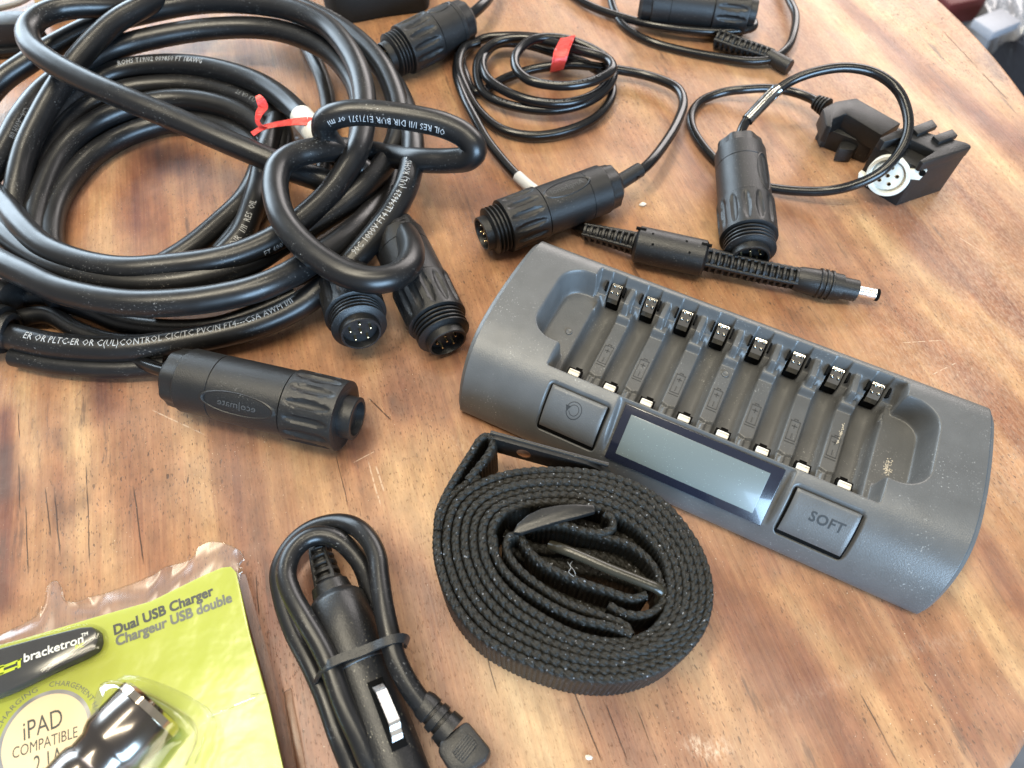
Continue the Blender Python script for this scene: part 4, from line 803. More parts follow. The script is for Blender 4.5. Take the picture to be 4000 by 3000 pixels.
# ------------------------------------------------------------------ rolled webbing strap
kk = NT('black_webbing'); v = kk.obj()
wcol = kk.mix(kk.noise(v, 700, 3), (.003, .003, .0027, 1), (.024, .022, .017, 1))
wcol = kk.mix(kk.math('MULTIPLY', kk.step(kk.noise(v, 900, 1), .71, .76), .6), wcol, (.42, .44, .48, 1))
M_WEB = kk.set(Base_Color=wcol, Roughness=.52, Normal=kk.bump(kk.noise(v, 2600, 2), .6, .0004), Specular_IOR_Level=.3)
strap = empty('rolled_strap', [(24.3,79.5,0)][0], 'rolled up black webbing strap with dark buckles in its middle, touching the charger', 'strap')
def web(mb, Q, z1, width, th=2.75):
    """a strip of webbing standing on edge along the xy path Q: knotted edge on top, cross ribs down its faces"""
    s = np.r_[0, np.cumsum(np.linalg.norm(np.diff(Q, axis=0), axis=1))]
    T = np.gradient(Q, axis=0); T[:, 2] = 0; T /= np.linalg.norm(T, axis=1)[:, None]+1e-9; Nn = np.stack([-T[:, 1], T[:, 0], T[:, 2]*0], 1)
    h = th/2
    # profile: outer face up, over the rounded edge, down the inner face
    pa = np.linspace(-math.pi/2, math.pi/2, 17)
    down = np.linspace(width, 1.2, 9)
    off = np.r_[np.full(9, -h), h*np.sin(pa), np.full(9, h)]; dz = np.r_[-down, h*.6*np.cos(pa)-h*0.2, -down[::-1]]
    onedge = np.r_[np.zeros(9), np.ones(17), np.zeros(9)]; k_ = len(off)
    pitch = 3.3
    lat = np.r_[np.full(9, -1), np.sin(pa), np.full(9, 1)]
    ph = (s[:, None]/pitch+.5*lat[None]*onedge[None]*1.0) % 1.0
    Lt = lat[None]; hump = lambda o, c: np.sqrt(np.clip(1-(2*((s[:, None]/pitch+o+.30*Lt) % 1.0)-1)**2, 0, 1))*np.sqrt(np.clip(1-((Lt-c)/.72)**2, 0, 1))
    knot = np.maximum(hump(0, -.42), hump(.5, .42))*onedge[None]*1.5
    rib = (np.abs(np.sin(np.pi*s/1.9))**.8)[:, None]*(1-onedge)[None]*.55
    jit = rng.normal(0, .10, (len(Q), k_))*onedge[None]
    sgn = np.sign(lat)
    O = off[None]*(1+.16*onedge[None]*(np.abs(np.sin(np.pi*ph))))+sgn[None]*rib
    Zz = z1+dz[None]+knot*.95+jit
    V = np.stack([Q[:, 0:1]+Nn[:, 0:1]*O, Q[:, 1:2]+Nn[:, 1:2]*O, Zz+(Q[:, 2:3] if Q.shape[1] > 2 else 0)], -1).reshape(-1, 3)
    n = len(Q); i = np.arange(n-1)[:, None]*k_; j = np.arange(k_-1)[None]
    Fq = np.stack([i+j, i+k_+j, i+k_+j+1, i+j+1], -1).reshape(-1, 4)
    b = len(mb['V']) and sum(len(a) for a in mb['V']) or 0
    mb['V'].append(V); mb['F'].append(Fq+b)
    for e in (0, (n-1)*k_):
        pass
OUT_ = spline([(-27,91.3,26),(-23.3,100.9,26),(-13.4,108.7,26),(-1.1,112.9,26),(13.2,114.2,26),(29.2,113.3,26),(43.2,109.4,26),(56.8,100.8,26),(65.4,89.2,26),(70.1,77.1,26),(70.6,65.5,26),(67,54.8,26),(59.5,46.2,26),(49.8,39.9,26),(37.2,36.5,26),(23.5,36.8,26),(11.4,39.7,26),(-0.9,44.6,26),(-12,51.3,26),(-20.6,61.5,26),(-25.3,72.1,26),(-27.5,82.2,26)], 1, True)
INN = spline([(-7.4,83.9,26),(-7.1,89.2,26),(-3.6,94.2,26),(4.2,97.4,26),(14.6,98.7,26),(24.9,98.2,26),(35.2,95.6,26),(43.4,90.9,26),(49.6,84.8,26),(53.6,77.9,26),(54.7,70.4,26),(53.9,63.1,26),(51.4,57.6,26),(47.3,53.3,26),(42.4,51.2,26),(35.2,50.3,26),(28.2,51.2,26),(19.6,54.2,26),(11.8,58.9,26),(3.9,64.7,26),(-2.6,71.2,26),(-6.3,77.9,26)], 1, True)
def by_angle(C, c0, th):
    a = np.unwrap(np.arctan2(C[:, 1]-c0[1], C[:, 0]-c0[0])); 
    if a[-1] < a[0]: C = C[::-1]; a = a[::-1]
    a0 = a[0]; t = (th-a0) % (2*np.pi)+a0
    return np.stack([np.interp(t, np.r_[a, a[0]+2*np.pi], np.r_[C[:, k], C[0, k]]) for k in (0, 1)], 1)
c0 = INN.mean(0); TURNS = 6.1
th = np.linspace(0, TURNS*2*np.pi, 9000)+2.4
k_ = (np.linspace(0, TURNS, 9000)/TURNS)
Pq = by_angle(OUT_, c0, th)*(1-k_)[:, None]+by_angle(INN, c0, th)*k_[:, None]
s = np.r_[0, np.cumsum(np.linalg.norm(np.diff(Pq, axis=0), axis=1))]; nn_ = int(s[-1]/.34); u = np.linspace(0, s[-1], nn_)
Pq = np.stack([np.interp(u, s, Pq[:, k]) for k in (0, 1)], 1); 
Pq = np.c_[Pq, np.interp(u, np.linspace(0, s[-1], 60), rng.normal(0, .45, 60))]
mb = {'V': [], 'F': []}; web(mb, Pq, 26, 25.5)
def web_piece(P, z1, width, th=2.4):
    Q = spline(P, .34); Q[:, 2] = 0; web(mb, Q, z1, width, th)
web_piece([(-6.8,85.7,26),(-5.7,77.9,26),(-0.2,70.4,26),(10.3,62.7,26),(22.9,56.4,26),(33.9,53.8,26),(40.6,51.2,26)], 26.5, 24)
web_piece([(40.6,51.2,26),(39,54.2,26),(31,57.6,26),(20,61.5,26),(9.6,68,26),(1.5,75.1,26),(-2,81.3,26),(-1,85.7,26),(2.7,86.3,26),(5,82.2,26),(10.6,76.2,26),(22,70.4,26),(33.2,66.3,26),(42.3,63.6,26),(47,64.9,26)], 25.6, 23)
web_piece([(53.5,68.5,26),(53,63.1,26),(49.7,59.5,26),(44.6,57.9,26),(38.2,58.9,26),(33.6,61.5,26)], 25, 22)
web_piece([(34.2,94.5,26),(37,92.4,26),(36.7,88.8,26),(32.9,87.1,26),(26.5,87.8,26),(20.3,89.9,26),(14.3,90.9,26),(7.5,90.9,26)], 26.2, 23)
web_piece([(25.8,87.8,26),(32.8,86.3,26),(41.1,83.9,26),(47.7,79.4,26),(51.8,73.4,26),(52.9,68.5,26)], 24.5, 22)
web_piece([(-2.8,91.6,14),(7.7,86.1,14),(21.7,84.3,14),(33.9,82.5,14),(44,78.1,14),(50.3,72.1,14)], 13, 12, 3.4)  # low strips from here on are added to blacken the roll's inside
web_piece([(-2.8,85.2,14),(7.7,80.8,14),(19.7,78.1,14),(33.4,75.5,14),(45.2,71.7,14)], 15, 14, 3.6)
web_piece([(2.5,94.4,14),(14.9,91.6,14),(28.9,87.9,14),(42.6,82.5,14),(52.4,75.5,14)], 12, 11, 3.6)
web_piece([(-3.6,79.9,14),(5.8,72.9,14),(17.6,66.2,14),(30.8,61.2,14),(40.7,58.8,14)], 16, 15, 3.4)
web_piece([(7.9,97.2,14),(22.2,96.2,14),(34.5,92.5,14),(46.5,87,14),(53.7,79.9,14)], 14, 13, 3.4)
web_piece([(0.7,90.2,10),(13.1,84.7,10),(27.2,82,10),(40.9,75.8,10),(50,70.6,10)], 9, 8.6, 4.4)
# the loop that carries the flat bar, at the left top
web_piece([(-27.3,87.4,26),(-27.1,94.2,27),(-24.3,102.5,28),(-20,111,29),(-15.7,118.8,30),(-12.2,124.8,30),(-9.4,126,30),(-7.5,123.6,30),(-8.6,119.3,29),(-11.7,114.3,28),(-16.9,107.1,27)], 27.5, 24)
add('webbing', np.vstack(mb['V']), np.vstack(mb['F']), M_WEB, strap)
M_BUCK = plastic('worn_black_buckle', (.010, .010, .010), .34, 900, .25, .7, (.30, .27, .22, 1))
def bar_plate(P0, P1, dropvec, th, name, holes=True):
    a, b = Vector(P0), Vector(P1); X_ = (b-a).normalized(); D = Vector(dropvec); D = (D-D.dot(X_)*X_); hgt = D.length; D.normalize(); N_ = X_.cross(D)
    L = (b-a).length; M = Matrix((X_, D, N_)).transposed().to_4x4(); M.translation = a
    bm = MB(); r = 2.2
    n = 24; outer = []; 
    rows = [(0, 1.5), (3, 0), (L-10, 0), (L-3, 2.2), (L, 4.5)]
    top = [(x, t) for x, t in rows]; bot = [(L-1, hgt*.75), (L-6, hgt*.88), (L-20, hgt), (3, hgt), (0, hgt-1.5)]
    bm.prism(top+bot, -th/2, th/2, M, .55)
    bm.lathe([(-1.0, 1.0), (L-4, 1.0)], 12, M@Matrix.Translation((2, .4, th/2)))
    return bm, M, L
bm, Mb, Lb = bar_plate(*[(-9.7,125.9,29.5),(38.7,112.4,27)], (0.05, -.35, -1.0*11), 2.4, 'flat_bar')
buck = bm.build('flat_bar', M_BUCK, strap, autos=35)
m = MB(); m.lathe([(1.25, 2.9), (1.32, 2.9)], 24, Mb@Matrix.Translation((15.5, 5.4, 0))@Matrix.Rotation(-math.pi/2, 4, 'Y')); 
m.lathe([(-1.32, 2.9), (-1.25, 2.9)], 24, Mb@Matrix.Translation((15.5, 5.4, 0))@Matrix.Rotation(-math.pi/2, 4, 'Y')); m.build('bar_hole', simple('wood_seen_through', (.22, .09, .04), .6), buck, autos=None)
# curved plate
Pp = [(0.3,86,29),(2,89.3,29.5),(5.8,92.7,30),(10.9,95.2,30),(16.9,96.4,30),(22.8,96.8,30),(30.2,96.4,29.5),(30.6,93.8,29),(24.4,92,29.5),(17.5,90.2,30),(9.9,87.9,30),(3.2,85.5,29)]
m = MB(); m.prism([(p[0], p[1]) for p in Pp], 27.8, 30.2, None, .5); m.build('curved_plate', M_BUCK, strap, autos=35)
mb2 = MB()
cable(mb2, [(14.3,83.8,22),(18.3,81.5,25),(24,78.8,26),(35.2,73.4,27),(46.2,68.8,27),(51.7,66.5,26),(53,64.7,23),(52.7,64.1,19)], 1.9, .8, 14)
m2 = mb2.build('bar_slider', plastic('brass_tinted_bar', (.030, .027, .019), .28, 900, .2, .5, (.4, .36, .26, 1)), strap)
mb2 = MB(); 
for P in ([(21.8,77.3,24),(20.8,74.9,26.5),(22,72.9,27.5),(22.4,71.1,27),(21.6,70.1,26)], [(20.1,77,24),(20.9,73.8,27),(20,72.3,27.6),(22.9,70.1,27)]): cable(mb2, P, .07, .5, 6)
mb2.build('frayed_thread', M_INK, strap)

# ------------------------------------------------------------------ car socket plug with its cord folded and tied
car = empty('car_charger_lead', [(-48,39,0)][0], 'black car socket plug lead with its cord folded double, silver spring contact showing', 'cable')
rc = 3.65
mb = MB()
cable(mb, [(-28.5,-1.1,9),(-35.7,7.9,11),(-44.6,11.8,16),(-50,20.6,19),(-55.8,30.4,21),(-61.8,42.6,22),(-66.8,50.2,22),(-73.5,59,22),(-79.4,67.5,21),(-82.2,74.1,20),(-81.4,82.2,19),(-77.3,87.7,18),(-72.2,89.4,17),(-65.9,88,16),(-60.2,83.6,14),(-56,78.2,12),(-52.5,68.5,8),(-50.2,60.8,5),(-47.7,51.1,4),(-44.8,38.5,4),(-41.3,26.5,4)], rc, 1.2, 20)
cable(mb, [(-46.7,1.5,5),(-53.8,12.3,6),(-58.7,21.2,8),(-64.9,33.7,9),(-71.2,44,9),(-79.7,56.1,8),(-86.6,69.6,7),(-89.1,79.3,7),(-85.2,89,8),(-78.1,94.3,10),(-67.9,95.8,13),(-59.3,92.5,17),(-53.2,86.6,19),(-49.6,79.8,20),(-47.9,72.3,21),(-45.4,62.2,22),(-42.4,52.5,22),(-39.8,44.7,21),(-34.7,36.1,19),(-29.2,29.7,17),(-24.9,25.6,16)], rc, 1.2, 20)
mb.build('cord', M_RUBBER, car)
ribbed(car, [(-74.8,89.6,9),(-73.4,84.7,10),(-70.6,78.1,11),(-67.9,71.7,11.5)], 4.0, 5.6, 3.3)
Mc, Lc = axis_matrix(*[(-29.5,-4.9,11),(-68.2,72.8,12.5)])
m = MB()
m.lathe([(0, 5.2), (1.2, 6.8), (5.0, 7.4), (7.0, 9.6), (8.4, 10.6), (20, 11.0), (30, 10.6), (33, 10.4), (33.3, 10.15), (60, 9.9), (Lc, 9.6)], 56)
plug = m.build('plug_body', plastic('dusty_black_plastic', (.008, .008, .0085), .40, 1500, .3, .8, (.34, .30, .22, 1)), car, world=False, mw=chain(car).inverted()@Mc, autos=35)
m = MB(); top = 9.95
m.prism([(41, -3.0), (64, -3.0), (64, 2.6), (41, 2.6)], top-.3, top+.22, Matrix.Rotation(math.radians(-33), 4, 'X'), .1)
slot = m.build('spring_slot', M_HOLE, plug, world=False)
m = MB(); sp = [(41.3, -1.2), (44.6, 1.4), (45.4, 2.0), (56, 3.2), (57.0, 2.9), (58.4, 1.6), (60.0, 1.3), (63.4, -1.2)]
for (x0, z0), (x1, z1) in zip(sp[:-1], sp[1:]):
    m.put([(x0, -2.0, top+z0), (x0, 1.8, top+z0), (x1, 1.8, top+z1), (x1, -2.0, top+z1), (x0, -2.0, top+z0-.8), (x0, 1.8, top+z0-.8), (x1, 1.8, top+z1-.8), (x1, -2.0, top+z1-.8)], [(3, 2, 1, 0), (4, 5, 6, 7), (0, 4, 7, 3), (1, 2, 6, 5)])
V_ = np.array(m.V); R_ = np.array(Matrix.Rotation(math.radians(-33), 3, 'X')); m.V = [tuple(p) for p in V_@R_.T]
m.build('spring_contact', M_CHROME, plug, world=False, smooth=False, autos=None)
m = MB(); m.lathe([(40, 1.2), (42, 2.2), (58, 2.2), (60, 1.2)], 16, Matrix.Translation((0, -.0, 0))@Matrix.Rotation(math.radians(42), 4, 'X')@Matrix.Translation((0, 0, 9.2))); m.build('grip_rib', M_BLACKP, plug, world=False)
# angled plug on the other end of the cord
Mk, Lk = axis_matrix(*[(-20.2,22.3,15),(-29.3,30.6,16.5)])
m = MB(); m.lathe([(-2, 4.0), (0, 4.7), (3, 4.9), (3.2, 4.3), (4.4, 4.3), (4.6, 5.1), (7, 5.3), (7.2, 4.5), (8.4, 4.5), (8.6, 5.6), (Lk, 6)], 28)
sr = m.build('cord_relief', M_BLACKP, car, world=False, mw=chain(car).inverted()@Mk, autos=30)
Pb = [(-14.9,25.5,20),(-6.6,16.8,20),(-8.3,13.5,20),(-17.7,7.7,20),(-24,16.1,20),(-23.4,19.5,20)]
m = MB(); m.prism([(p[0], p[1]) for p in Pb], 10, 20, None, 1.3); ap = m.build('angled_plug', M_BLACKP, car, autos=35)
m = MB(); A_, B_, C_ = [np.array(q) for q in [(-14.2,21.9,20),(-19.4,15.7,20),(-10.8,18.7,20)]]
ux = (B_-A_)[:2]; uy = (C_-A_)[:2]
for q in range(6):
    p = A_[:2]+uy*(q/5.0)*.9; d = ux; ang_ = math.atan2(d[1], d[0]); ln = np.linalg.norm(d)*(1-.12*abs(q-2.5)/2.5)
    m.box((p[0]+d[0]/2, p[1]+d[1]/2, 20.2), (ln, .85, 1.2), Matrix.Rotation(ang_, 3, 'Z'), .15)
m.build('grip_ribs', M_BLACKP, ap)
mb = MB(); ribbon(mb, [(-69.6,38.3,7),(-67.6,39.1,14),(-64.8,40.1,21),(-61.6,41.5,25.6),(-58.8,43,26),(-56,44.2,26),(-51.6,45.7,25.6),(-47.1,47.5,25.5),(-42.8,48.9,26.6),(-39.4,50.1,26.2),(-37.2,50.7,24),(-36.6,50.7,19),(-37.5,50.7,13)], 3.0, [(-.25, -.6, .35), (-.3, -.9, .1), (-.3, -.9, .0), (-.3, -.9, .1), (-.3, -.9, .1)], 1.1)
o = mb.build('cord_band', M_BLACKP, None); tag(o, 'black rubber band holding the folded cord against the car plug', 'band')

# ------------------------------------------------------------------ carded blister pack, lower left
kk = NT('lime_card'); v = kk.obj()
M_LIME = kk.set(Base_Color=kk.mix(kk.noise(v, 26, 4), (.32, .365, .036, 1), (.44, .475, .075, 1)), Roughness=.36, Coat_Weight=.35, Coat_Roughness=.12, Normal=kk.bump(kk.noise(v, 30, 2), .25, .003))  # paler mottle paints hazy reflections into the card colour
ZC = 7.0
pack = empty('blister_pack', [(-138.7,39,0)][0], 'cut open clear blister pack with a lime green card, at the lower left corner', 'packaging')
CARD = [(-194.9,48.6,7),(-186,51.5,7),(-170.8,56.2,7),(-155.3,61.2,7),(-135.5,67.2,7),(-118.2,76.8,7),(-111.6,80,7),(-108.1,80.4,7),(-105.6,78.2,7),(-95.9,55,7),(-85,32,7),(-76.5,11.8,7),(-67.3,-10,7),(-172,-10,7)]
m = MB(); m.prism([(p[0], p[1]) for p in CARD], ZC-1.0, ZC, None, .12); card = m.build('card', M_LIME, pack, autos=30)
add('clear_film', [(p[0], p[1], ZC+.36) for p in CARD], [tuple(range(len(CARD)))[::-1]], M_FILM, pack, smooth=False)
# clear flange standing out beyond the card, with a ragged cut edge
EDGEP = [(-197.3,51.2,5),(-188.7,55.5,5),(-180,59.9,5),(-175.8,63.8,5),(-175.7,69.6,5),(-176.9,74.2,5),(-175.2,75.6,5),(-171.6,73.1,5),(-168.6,68.2,5),(-164.3,67.2,5),(-152.4,71.4,5),(-137.9,76.7,5),(-135.4,79.5,5),(-133.2,80.6,5),(-129.5,81.3,5),(-124,84.3,5),(-122.4,88.3,5),(-117.5,90.6,5),(-110.2,89.1,5),(-104.3,85,5),(-103.2,82.8,5),(-105,81,5),(-102.8,78.8,5),(-103.9,77.4,5)]
Q = spline(EDGEP, 1.2); INQ = spline([(-194.7,48,7),(-185.7,50.8,7),(-176.7,53.7,7),(-170.5,55.5,7),(-164.4,57.5,7),(-155.1,60.5,7),(-145.6,63.3,7),(-135.3,66.5,7),(-126.9,71.2,7),(-118,76.1,7),(-112.8,78.9,7),(-108.3,79.3,7),(-106.4,77.9,7),(-105.1,76.1,7),(-103.6,73.6,7)], 1.2)
n = 260; ev = lambda C: np.stack([np.interp(np.linspace(0, 1, n), np.linspace(0, 1, len(C)), C[:, q]) for q in range(3)], 1)
a, b = ev(INQ), ev(Q); V = []; rws = 12
wob = np.interp(np.arange(n), np.linspace(0, n, 26), rng.normal(0, 1, 26))
for r_ in range(rws):
    t = r_/(rws-1); p = a*(1-t)+b*t; p[:, 2] = ZC-.5-t*1.2+t*t*(.8*wob+1.0)+.25*np.sin(t*6.0+wob); V.append(p)
V = np.vstack(V); i = np.arange(rws-1)[:, None]*n; j = np.arange(n-1)[None]; Fq = np.stack([i+j, i+j+1, i+n+j+1, i+n+j], -1).reshape(-1, 4)
add('clear_flange', V, Fq, M_CLEAR2, pack)
mb = MB(); Vt, Ft = tube_geo(np.c_[b[:, :2], V[-n:, 2]], .35, 6); mb.put(Vt, Ft); mb.build('cut_edge', M_CLEARB, pack)
# right hand flange
R0 = spline([(-105.5,77.8,6),(-95.4,55.3,6),(-84.4,32.2,6),(-75.8,11.9,6),(-68.1,-6.2,6)], 2); R1 = spline([(-102.8,78.2,4.5),(-92,55.6,4.5),(-82.5,35.4,4),(-73.1,12,3.5),(-64.2,-6.3,3.5)], 2); n = 120; a, b = ev(R0)[:n] if False else np.stack([np.interp(np.linspace(0, 1, n), np.linspace(0, 1, len(R0)), R0[:, q]) for q in range(3)], 1), np.stack([np.interp(np.linspace(0, 1, n), np.linspace(0, 1, len(R1)), R1[:, q]) for q in range(3)], 1)
V = np.vstack([a*(1-t)+b*t for t in np.linspace(0, 1, 5)]); i = np.arange(4)[:, None]*n; j = np.arange(n-1)[None]; add('clear_flange', V, np.stack([i+j, i+j+1, i+n+j+1, i+n+j], -1).reshape(-1, 4), M_CLEAR2, pack)
# --- print on the card
def frame(p0, p1):
    a, b = Vector(p0), Vector(p1); X_ = (b-a); X_.z = 0; X_.normalize(); return a, X_, Vector((-X_.y, X_.x, 0))
def flat_text(body, p0, p1, height, z, mat, parent, fat=0.0, name='printed_words', shear=0.0):
    """lettering whose baseline runs from p0 to p1 (fills that length), height = cap height in mm"""
    Vt, Ft = text_mesh(body, 1.0, 1, 1.0, 3); a, X_, Y_ = frame(p0, p1); L = (Vector(p1)-Vector(p0)).length
    Vt = Vt-np.array([Vt[:, 0].min(), 0]); k = L/Vt[:, 0].max(); Vt = np.stack([Vt[:, 0]*k, Vt[:, 1]*height/.70], 1)
    if shear: Vt[:, 0] += Vt[:, 1]*shear
    if fat: Vt, Ft = bold(Vt, Ft, fat)
    W_ = np.stack([a.x+Vt[:, 0]*X_.x+Vt[:, 1]*Y_.x, a.y+Vt[:, 0]*X_.y+Vt[:, 1]*Y_.y, z+lift(Vt, 4 if fat else 1)], -1)
    return add(name, W_, Ft, mat, parent, smooth=False)
M_TXT = simple('dark_print', (.035, .042, .040), .5); M_TXT2 = simple('grey_print', (.11, .12, .10), .5)
flat_text('Dual USB Charger', *[(-145.4,54.9,7),(-112.4,69.5,7)], 3.7, ZC+.06, M_TXT, card, .36); flat_text('Chargeur USB double', *[(-143.6,51,7),(-105,66.9,7)], 3.7, ZC+.06, M_TXT2, card, .36)
cx, cy = [(-159.4,21.3,7)][0][:2]; Rb = 15.3
M_RING = NT('printed_silver_ring'); v = M_RING.obj(); M_RING = M_RING.set(Base_Color=M_RING.ramp(M_RING.noise(v, 45, 2), [(.35, (.16, .16, .18)), (.5, (.42, .42, .43)), (.65, (.22, .22, .24))]), Roughness=.4)
M_CREAM = NT('cream_badge'); v = M_CREAM.obj(); M_CREAM = M_CREAM.set(Base_Color=M_CREAM.mix(M_CREAM.noise(v, 40, 2), (.66, .50, .30, 1), (.78, .66, .46, 1)), Roughness=.4, Coat_Weight=.3, Coat_Roughness=.15)
m = MB(); m.lathe([(ZC+.02, Rb), (ZC+.05, Rb)], 72, Matrix.Translation((cx, cy, 0))@toX); bd = m.build('badge_ring', M_RING, card, smooth=False, autos=None)
m = MB(); m.lathe([(ZC+.06, Rb-1.3), (ZC+.09, Rb-1.3)], 72, Matrix.Translation((cx, cy, 0))@toX); m.build('badge_disc', M_CREAM, card, smooth=False, autos=None)
flat_text('iPAD', *[(-166.3,20.4,7),(-154.5,25.2,7)], 6.2, ZC+.13, M_TXT, card); flat_text('COMPATIBLE', *[(-168.2,14.9,7),(-148.3,21.6,7)], 3.6, ZC+.13, M_TXT, card); flat_text('2.1A', *[(-159.3,10.5,7),(-150.8,13.8,7)], 5.6, ZC+.13, M_TXT, card)
def arc_text(body, a0, a1, R_, h):
    Vt, Ft = text_mesh(body, 1.0, 1, 1.05, 2); Vt = Vt-np.array([Vt[:, 0].min(), 0]); k = 1/Vt[:, 0].max()
    an = np.radians(a0)+(np.radians(a1)-np.radians(a0))*Vt[:, 0]*k; rr_ = R_+Vt[:, 1]*h/.7
    add('printed_words', np.stack([cx+rr_*np.cos(an), cy+rr_*np.sin(an), np.full(len(Vt), ZC+.06)], -1), Ft, M_TXT2, card, smooth=False)
arc_text('RAPID CHARGING', 205, 117, Rb+1.2, 1.75); arc_text('CHARGEMENT HAUTE VITESSE', 104, -24, Rb+1.2, 1.75); arc_text('ALTO VOLTAJE', -36, -110, Rb+1.2, 1.75)
# --- brand bar: a raised dark strip under its own clear bubble
BAR = [(-194,46.2,12),(-182.3,49.9,12),(-168.8,53.7,12),(-156.5,56.9,12),(-152.2,57.2,12),(-149.9,55.6,12),(-148.4,52.1,12),(-148.7,49.3,12),(-152.3,46.8,12),(-163,41.6,12),(-173.8,35.7,12),(-187.6,30,12)]
kk = NT('glossy_dark_bar'); v = kk.obj(); M_BARM = kk.set(Base_Color=kk.mix(kk.noise(v, 60, 3), (.040, .040, .042, 1), (.062, .062, .066, 1)), Roughness=.14, Normal=kk.bump(kk.noise(v, 35, 2), .2, .002))
m = MB(); m.prism([(p[0], p[1]) for p in BAR], ZC-.2, 11.6, None, .8); bar = m.build('brand_bar', M_BARM, pack, autos=35)
M_LIMEI = simple('lime_print', (.50, .58, .03), .4); M_WHITEI = simple('white_print', (.80, .80, .78), .4)
flat_text('bracketron', *[(-172.2,44.8,11.6),(-153.4,51.6,11.6)], 3.0, 11.68, M_WHITEI, bar, .12); flat_text('INC', *[(-155.4,49.2,11.6),(-152.7,50.1,11.6)], 1.5, 11.68, M_LIMEI, bar, .08); flat_text('TM', *[(-154.6,53.3,11.6),(-152.5,54.1,11.6)], 1.3, 11.68, M_WHITEI, bar, .06)
m = MB()
for P in ([(-182.9,42.1,11.6),(-173.5,46.2,11.6),(-173.3,45.8,11.6),(-182.7,41.6,11.6)], [(-174.7,45.6,11.6),(-173.8,46.1,11.6),(-172.8,43.3,11.6),(-173.7,42.8,11.6)], [(-178.9,43.5,11.6),(-175.2,45,11.6),(-175,44.5,11.6),(-178.7,43,11.6)], [(-178.3,42.1,11.6),(-173.8,43.9,11.6),(-173.6,43.5,11.6),(-178.2,41.6,11.6)], [(-182.1,40,11.6),(-174.8,43.1,11.6),(-174.6,42.5,11.6),(-181.9,39.3,11.6)], [(-183.1,42.5,11.6),(-179.1,44.1,11.6),(-178,41.2,11.6),(-182,39.6,11.6)]):
    m.prism([(p[0], p[1]) for p in P], 11.62, 11.70)
m.build('stripe_emblem', M_LIMEI, bar, smooth=False, autos=None)
BAR2 = [(-196.3,47.7,12),(-182.8,51.2,12),(-169.1,54.8,12),(-156.6,58.2,12),(-150.8,58.1,12),(-147.9,55.6,12),(-146.2,51.5,12),(-146.8,48,12),(-151.2,45.2,12),(-162.5,40,12),(-173.2,33.9,12),(-188.6,28.5,12)]
m = MB(); m.prism([(p[0], p[1]) for p in BAR2], ZC+.05, 12.4, None, 1.4); m.build('clear_bubble', M_CLEARB, pack, autos=35)
# --- the bubble over the plug
BUB = [(-138.1,37.4,14),(-135,38.5,14),(-128.6,37.4,14),(-114.6,32.4,14),(-104.5,26.6,14),(-101.4,21.3,14),(-102.6,14.5,14),(-106.2,4,14),(-115.8,-9.7,14),(-147.4,-9.7,14),(-143,7.9,14),(-139.2,19.9,14)]
bm = bmesh.new(); vs = [bm.verts.new((p[0], p[1], 0)) for p in BUB]; cen_ = Vector((sum(p[0] for p in BUB)/len(BUB), sum(p[1] for p in BUB)/len(BUB), 0)); bm.free()
m = MB(); Vb = []; LV = [(1.14, ZC+.08), (1.06, ZC+1.5), (1.02, ZC+6), (.99, ZC+12), (.94, ZC+15.5), (.84, ZC+17.6), (.6, ZC+18.2), (.3, ZC+18.3)]
n = 80; Bq = spline(BUB, 1.0, True); Bq = np.stack([np.interp(np.linspace(0, 1, n, endpoint=False), np.linspace(0, 1, len(Bq)), Bq[:, q]) for q in range(3)], 1)
cc = np.array([(-124.6,17.2,14)][0])
for f_, z_ in LV: Vb.append(np.c_[cc[:2]+(Bq[:, :2]-cc[:2])*f_, np.full(n, z_)])
V = np.vstack(Vb); i = np.arange(len(LV)-1)[:, None]*n; j = np.arange(n)[None]; Fq = np.stack([i+j, i+(j+1) % n, i+n+(j+1) % n, i+n+j], -1).reshape(-1, 4)
m.put(V, Fq); m.F.append(tuple(range((len(LV)-1)*n, len(LV)*n))); m.build('clear_bubble', M_CLEARB, pack, autos=None)
mb = MB()
for P in ([(-105,27.8,8),(-97.2,30.7,8.5),(-89.9,33.7,8)], [(-104.8,21.7,8.5),(-106.2,13.4,8)], [(-106.9,20.3,8.4),(-109.1,12.8,8)], [(-91.7,34.9,8),(-86.3,35.6,7.5)]): cable(mb, P, .3, 1, 6)
mb.build('plastic_crease', M_CLEAR, pack)
# --- dark chrome plug inside
M_DCH = NT('dark_chrome'); v = M_DCH.obj(); M_DCH = M_DCH.set(Base_Color=(.20, .18, .165, 1), Metallic=1.0, Roughness=M_DCH.math('MULTIPLY_ADD', M_DCH.noise(v, 70, 3), .12, .14))
usb = empty('usb_plug_charger', [(-129.1,21.9,7)][0], 'dark chrome bullet shaped plug charger inside the clear blister bubble', 'charger')
Mu, Lu = axis_matrix(*[(-140,3.9,20),(-121.9,31.3,13.5)])
m = MB(); pf = [(0, 9.5), (.2, 11.6), (1.2, 12.6), (3.6, 12.8)]; m.lathe(pf, 48); cap_ = m.build('end_cap', metal('polished_band', (.72, .64, .52), .1), usb, world=False, mw=chain(usb).inverted()@Mu, autos=30)
m = MB(); m.lathe([(3.5, 12.2), (3.9, 12.4), (15.5, 12.1), (17.5, 11.2), (19, 10.2), (23, 9.8), (24.5, 10.6), (27, 10.8), (40, 10.2), (Lu, 9)], 48)
m.build('plug_shell', M_DCH, usb, world=False, mw=chain(usb).inverted()@Mu, autos=30)
m = MB(); m.lathe([(-.1, 9.0), (.05, 9.0)], 32); m.build('usb_face', M_HOLE, usb, world=False, mw=chain(usb).inverted()@Mu)
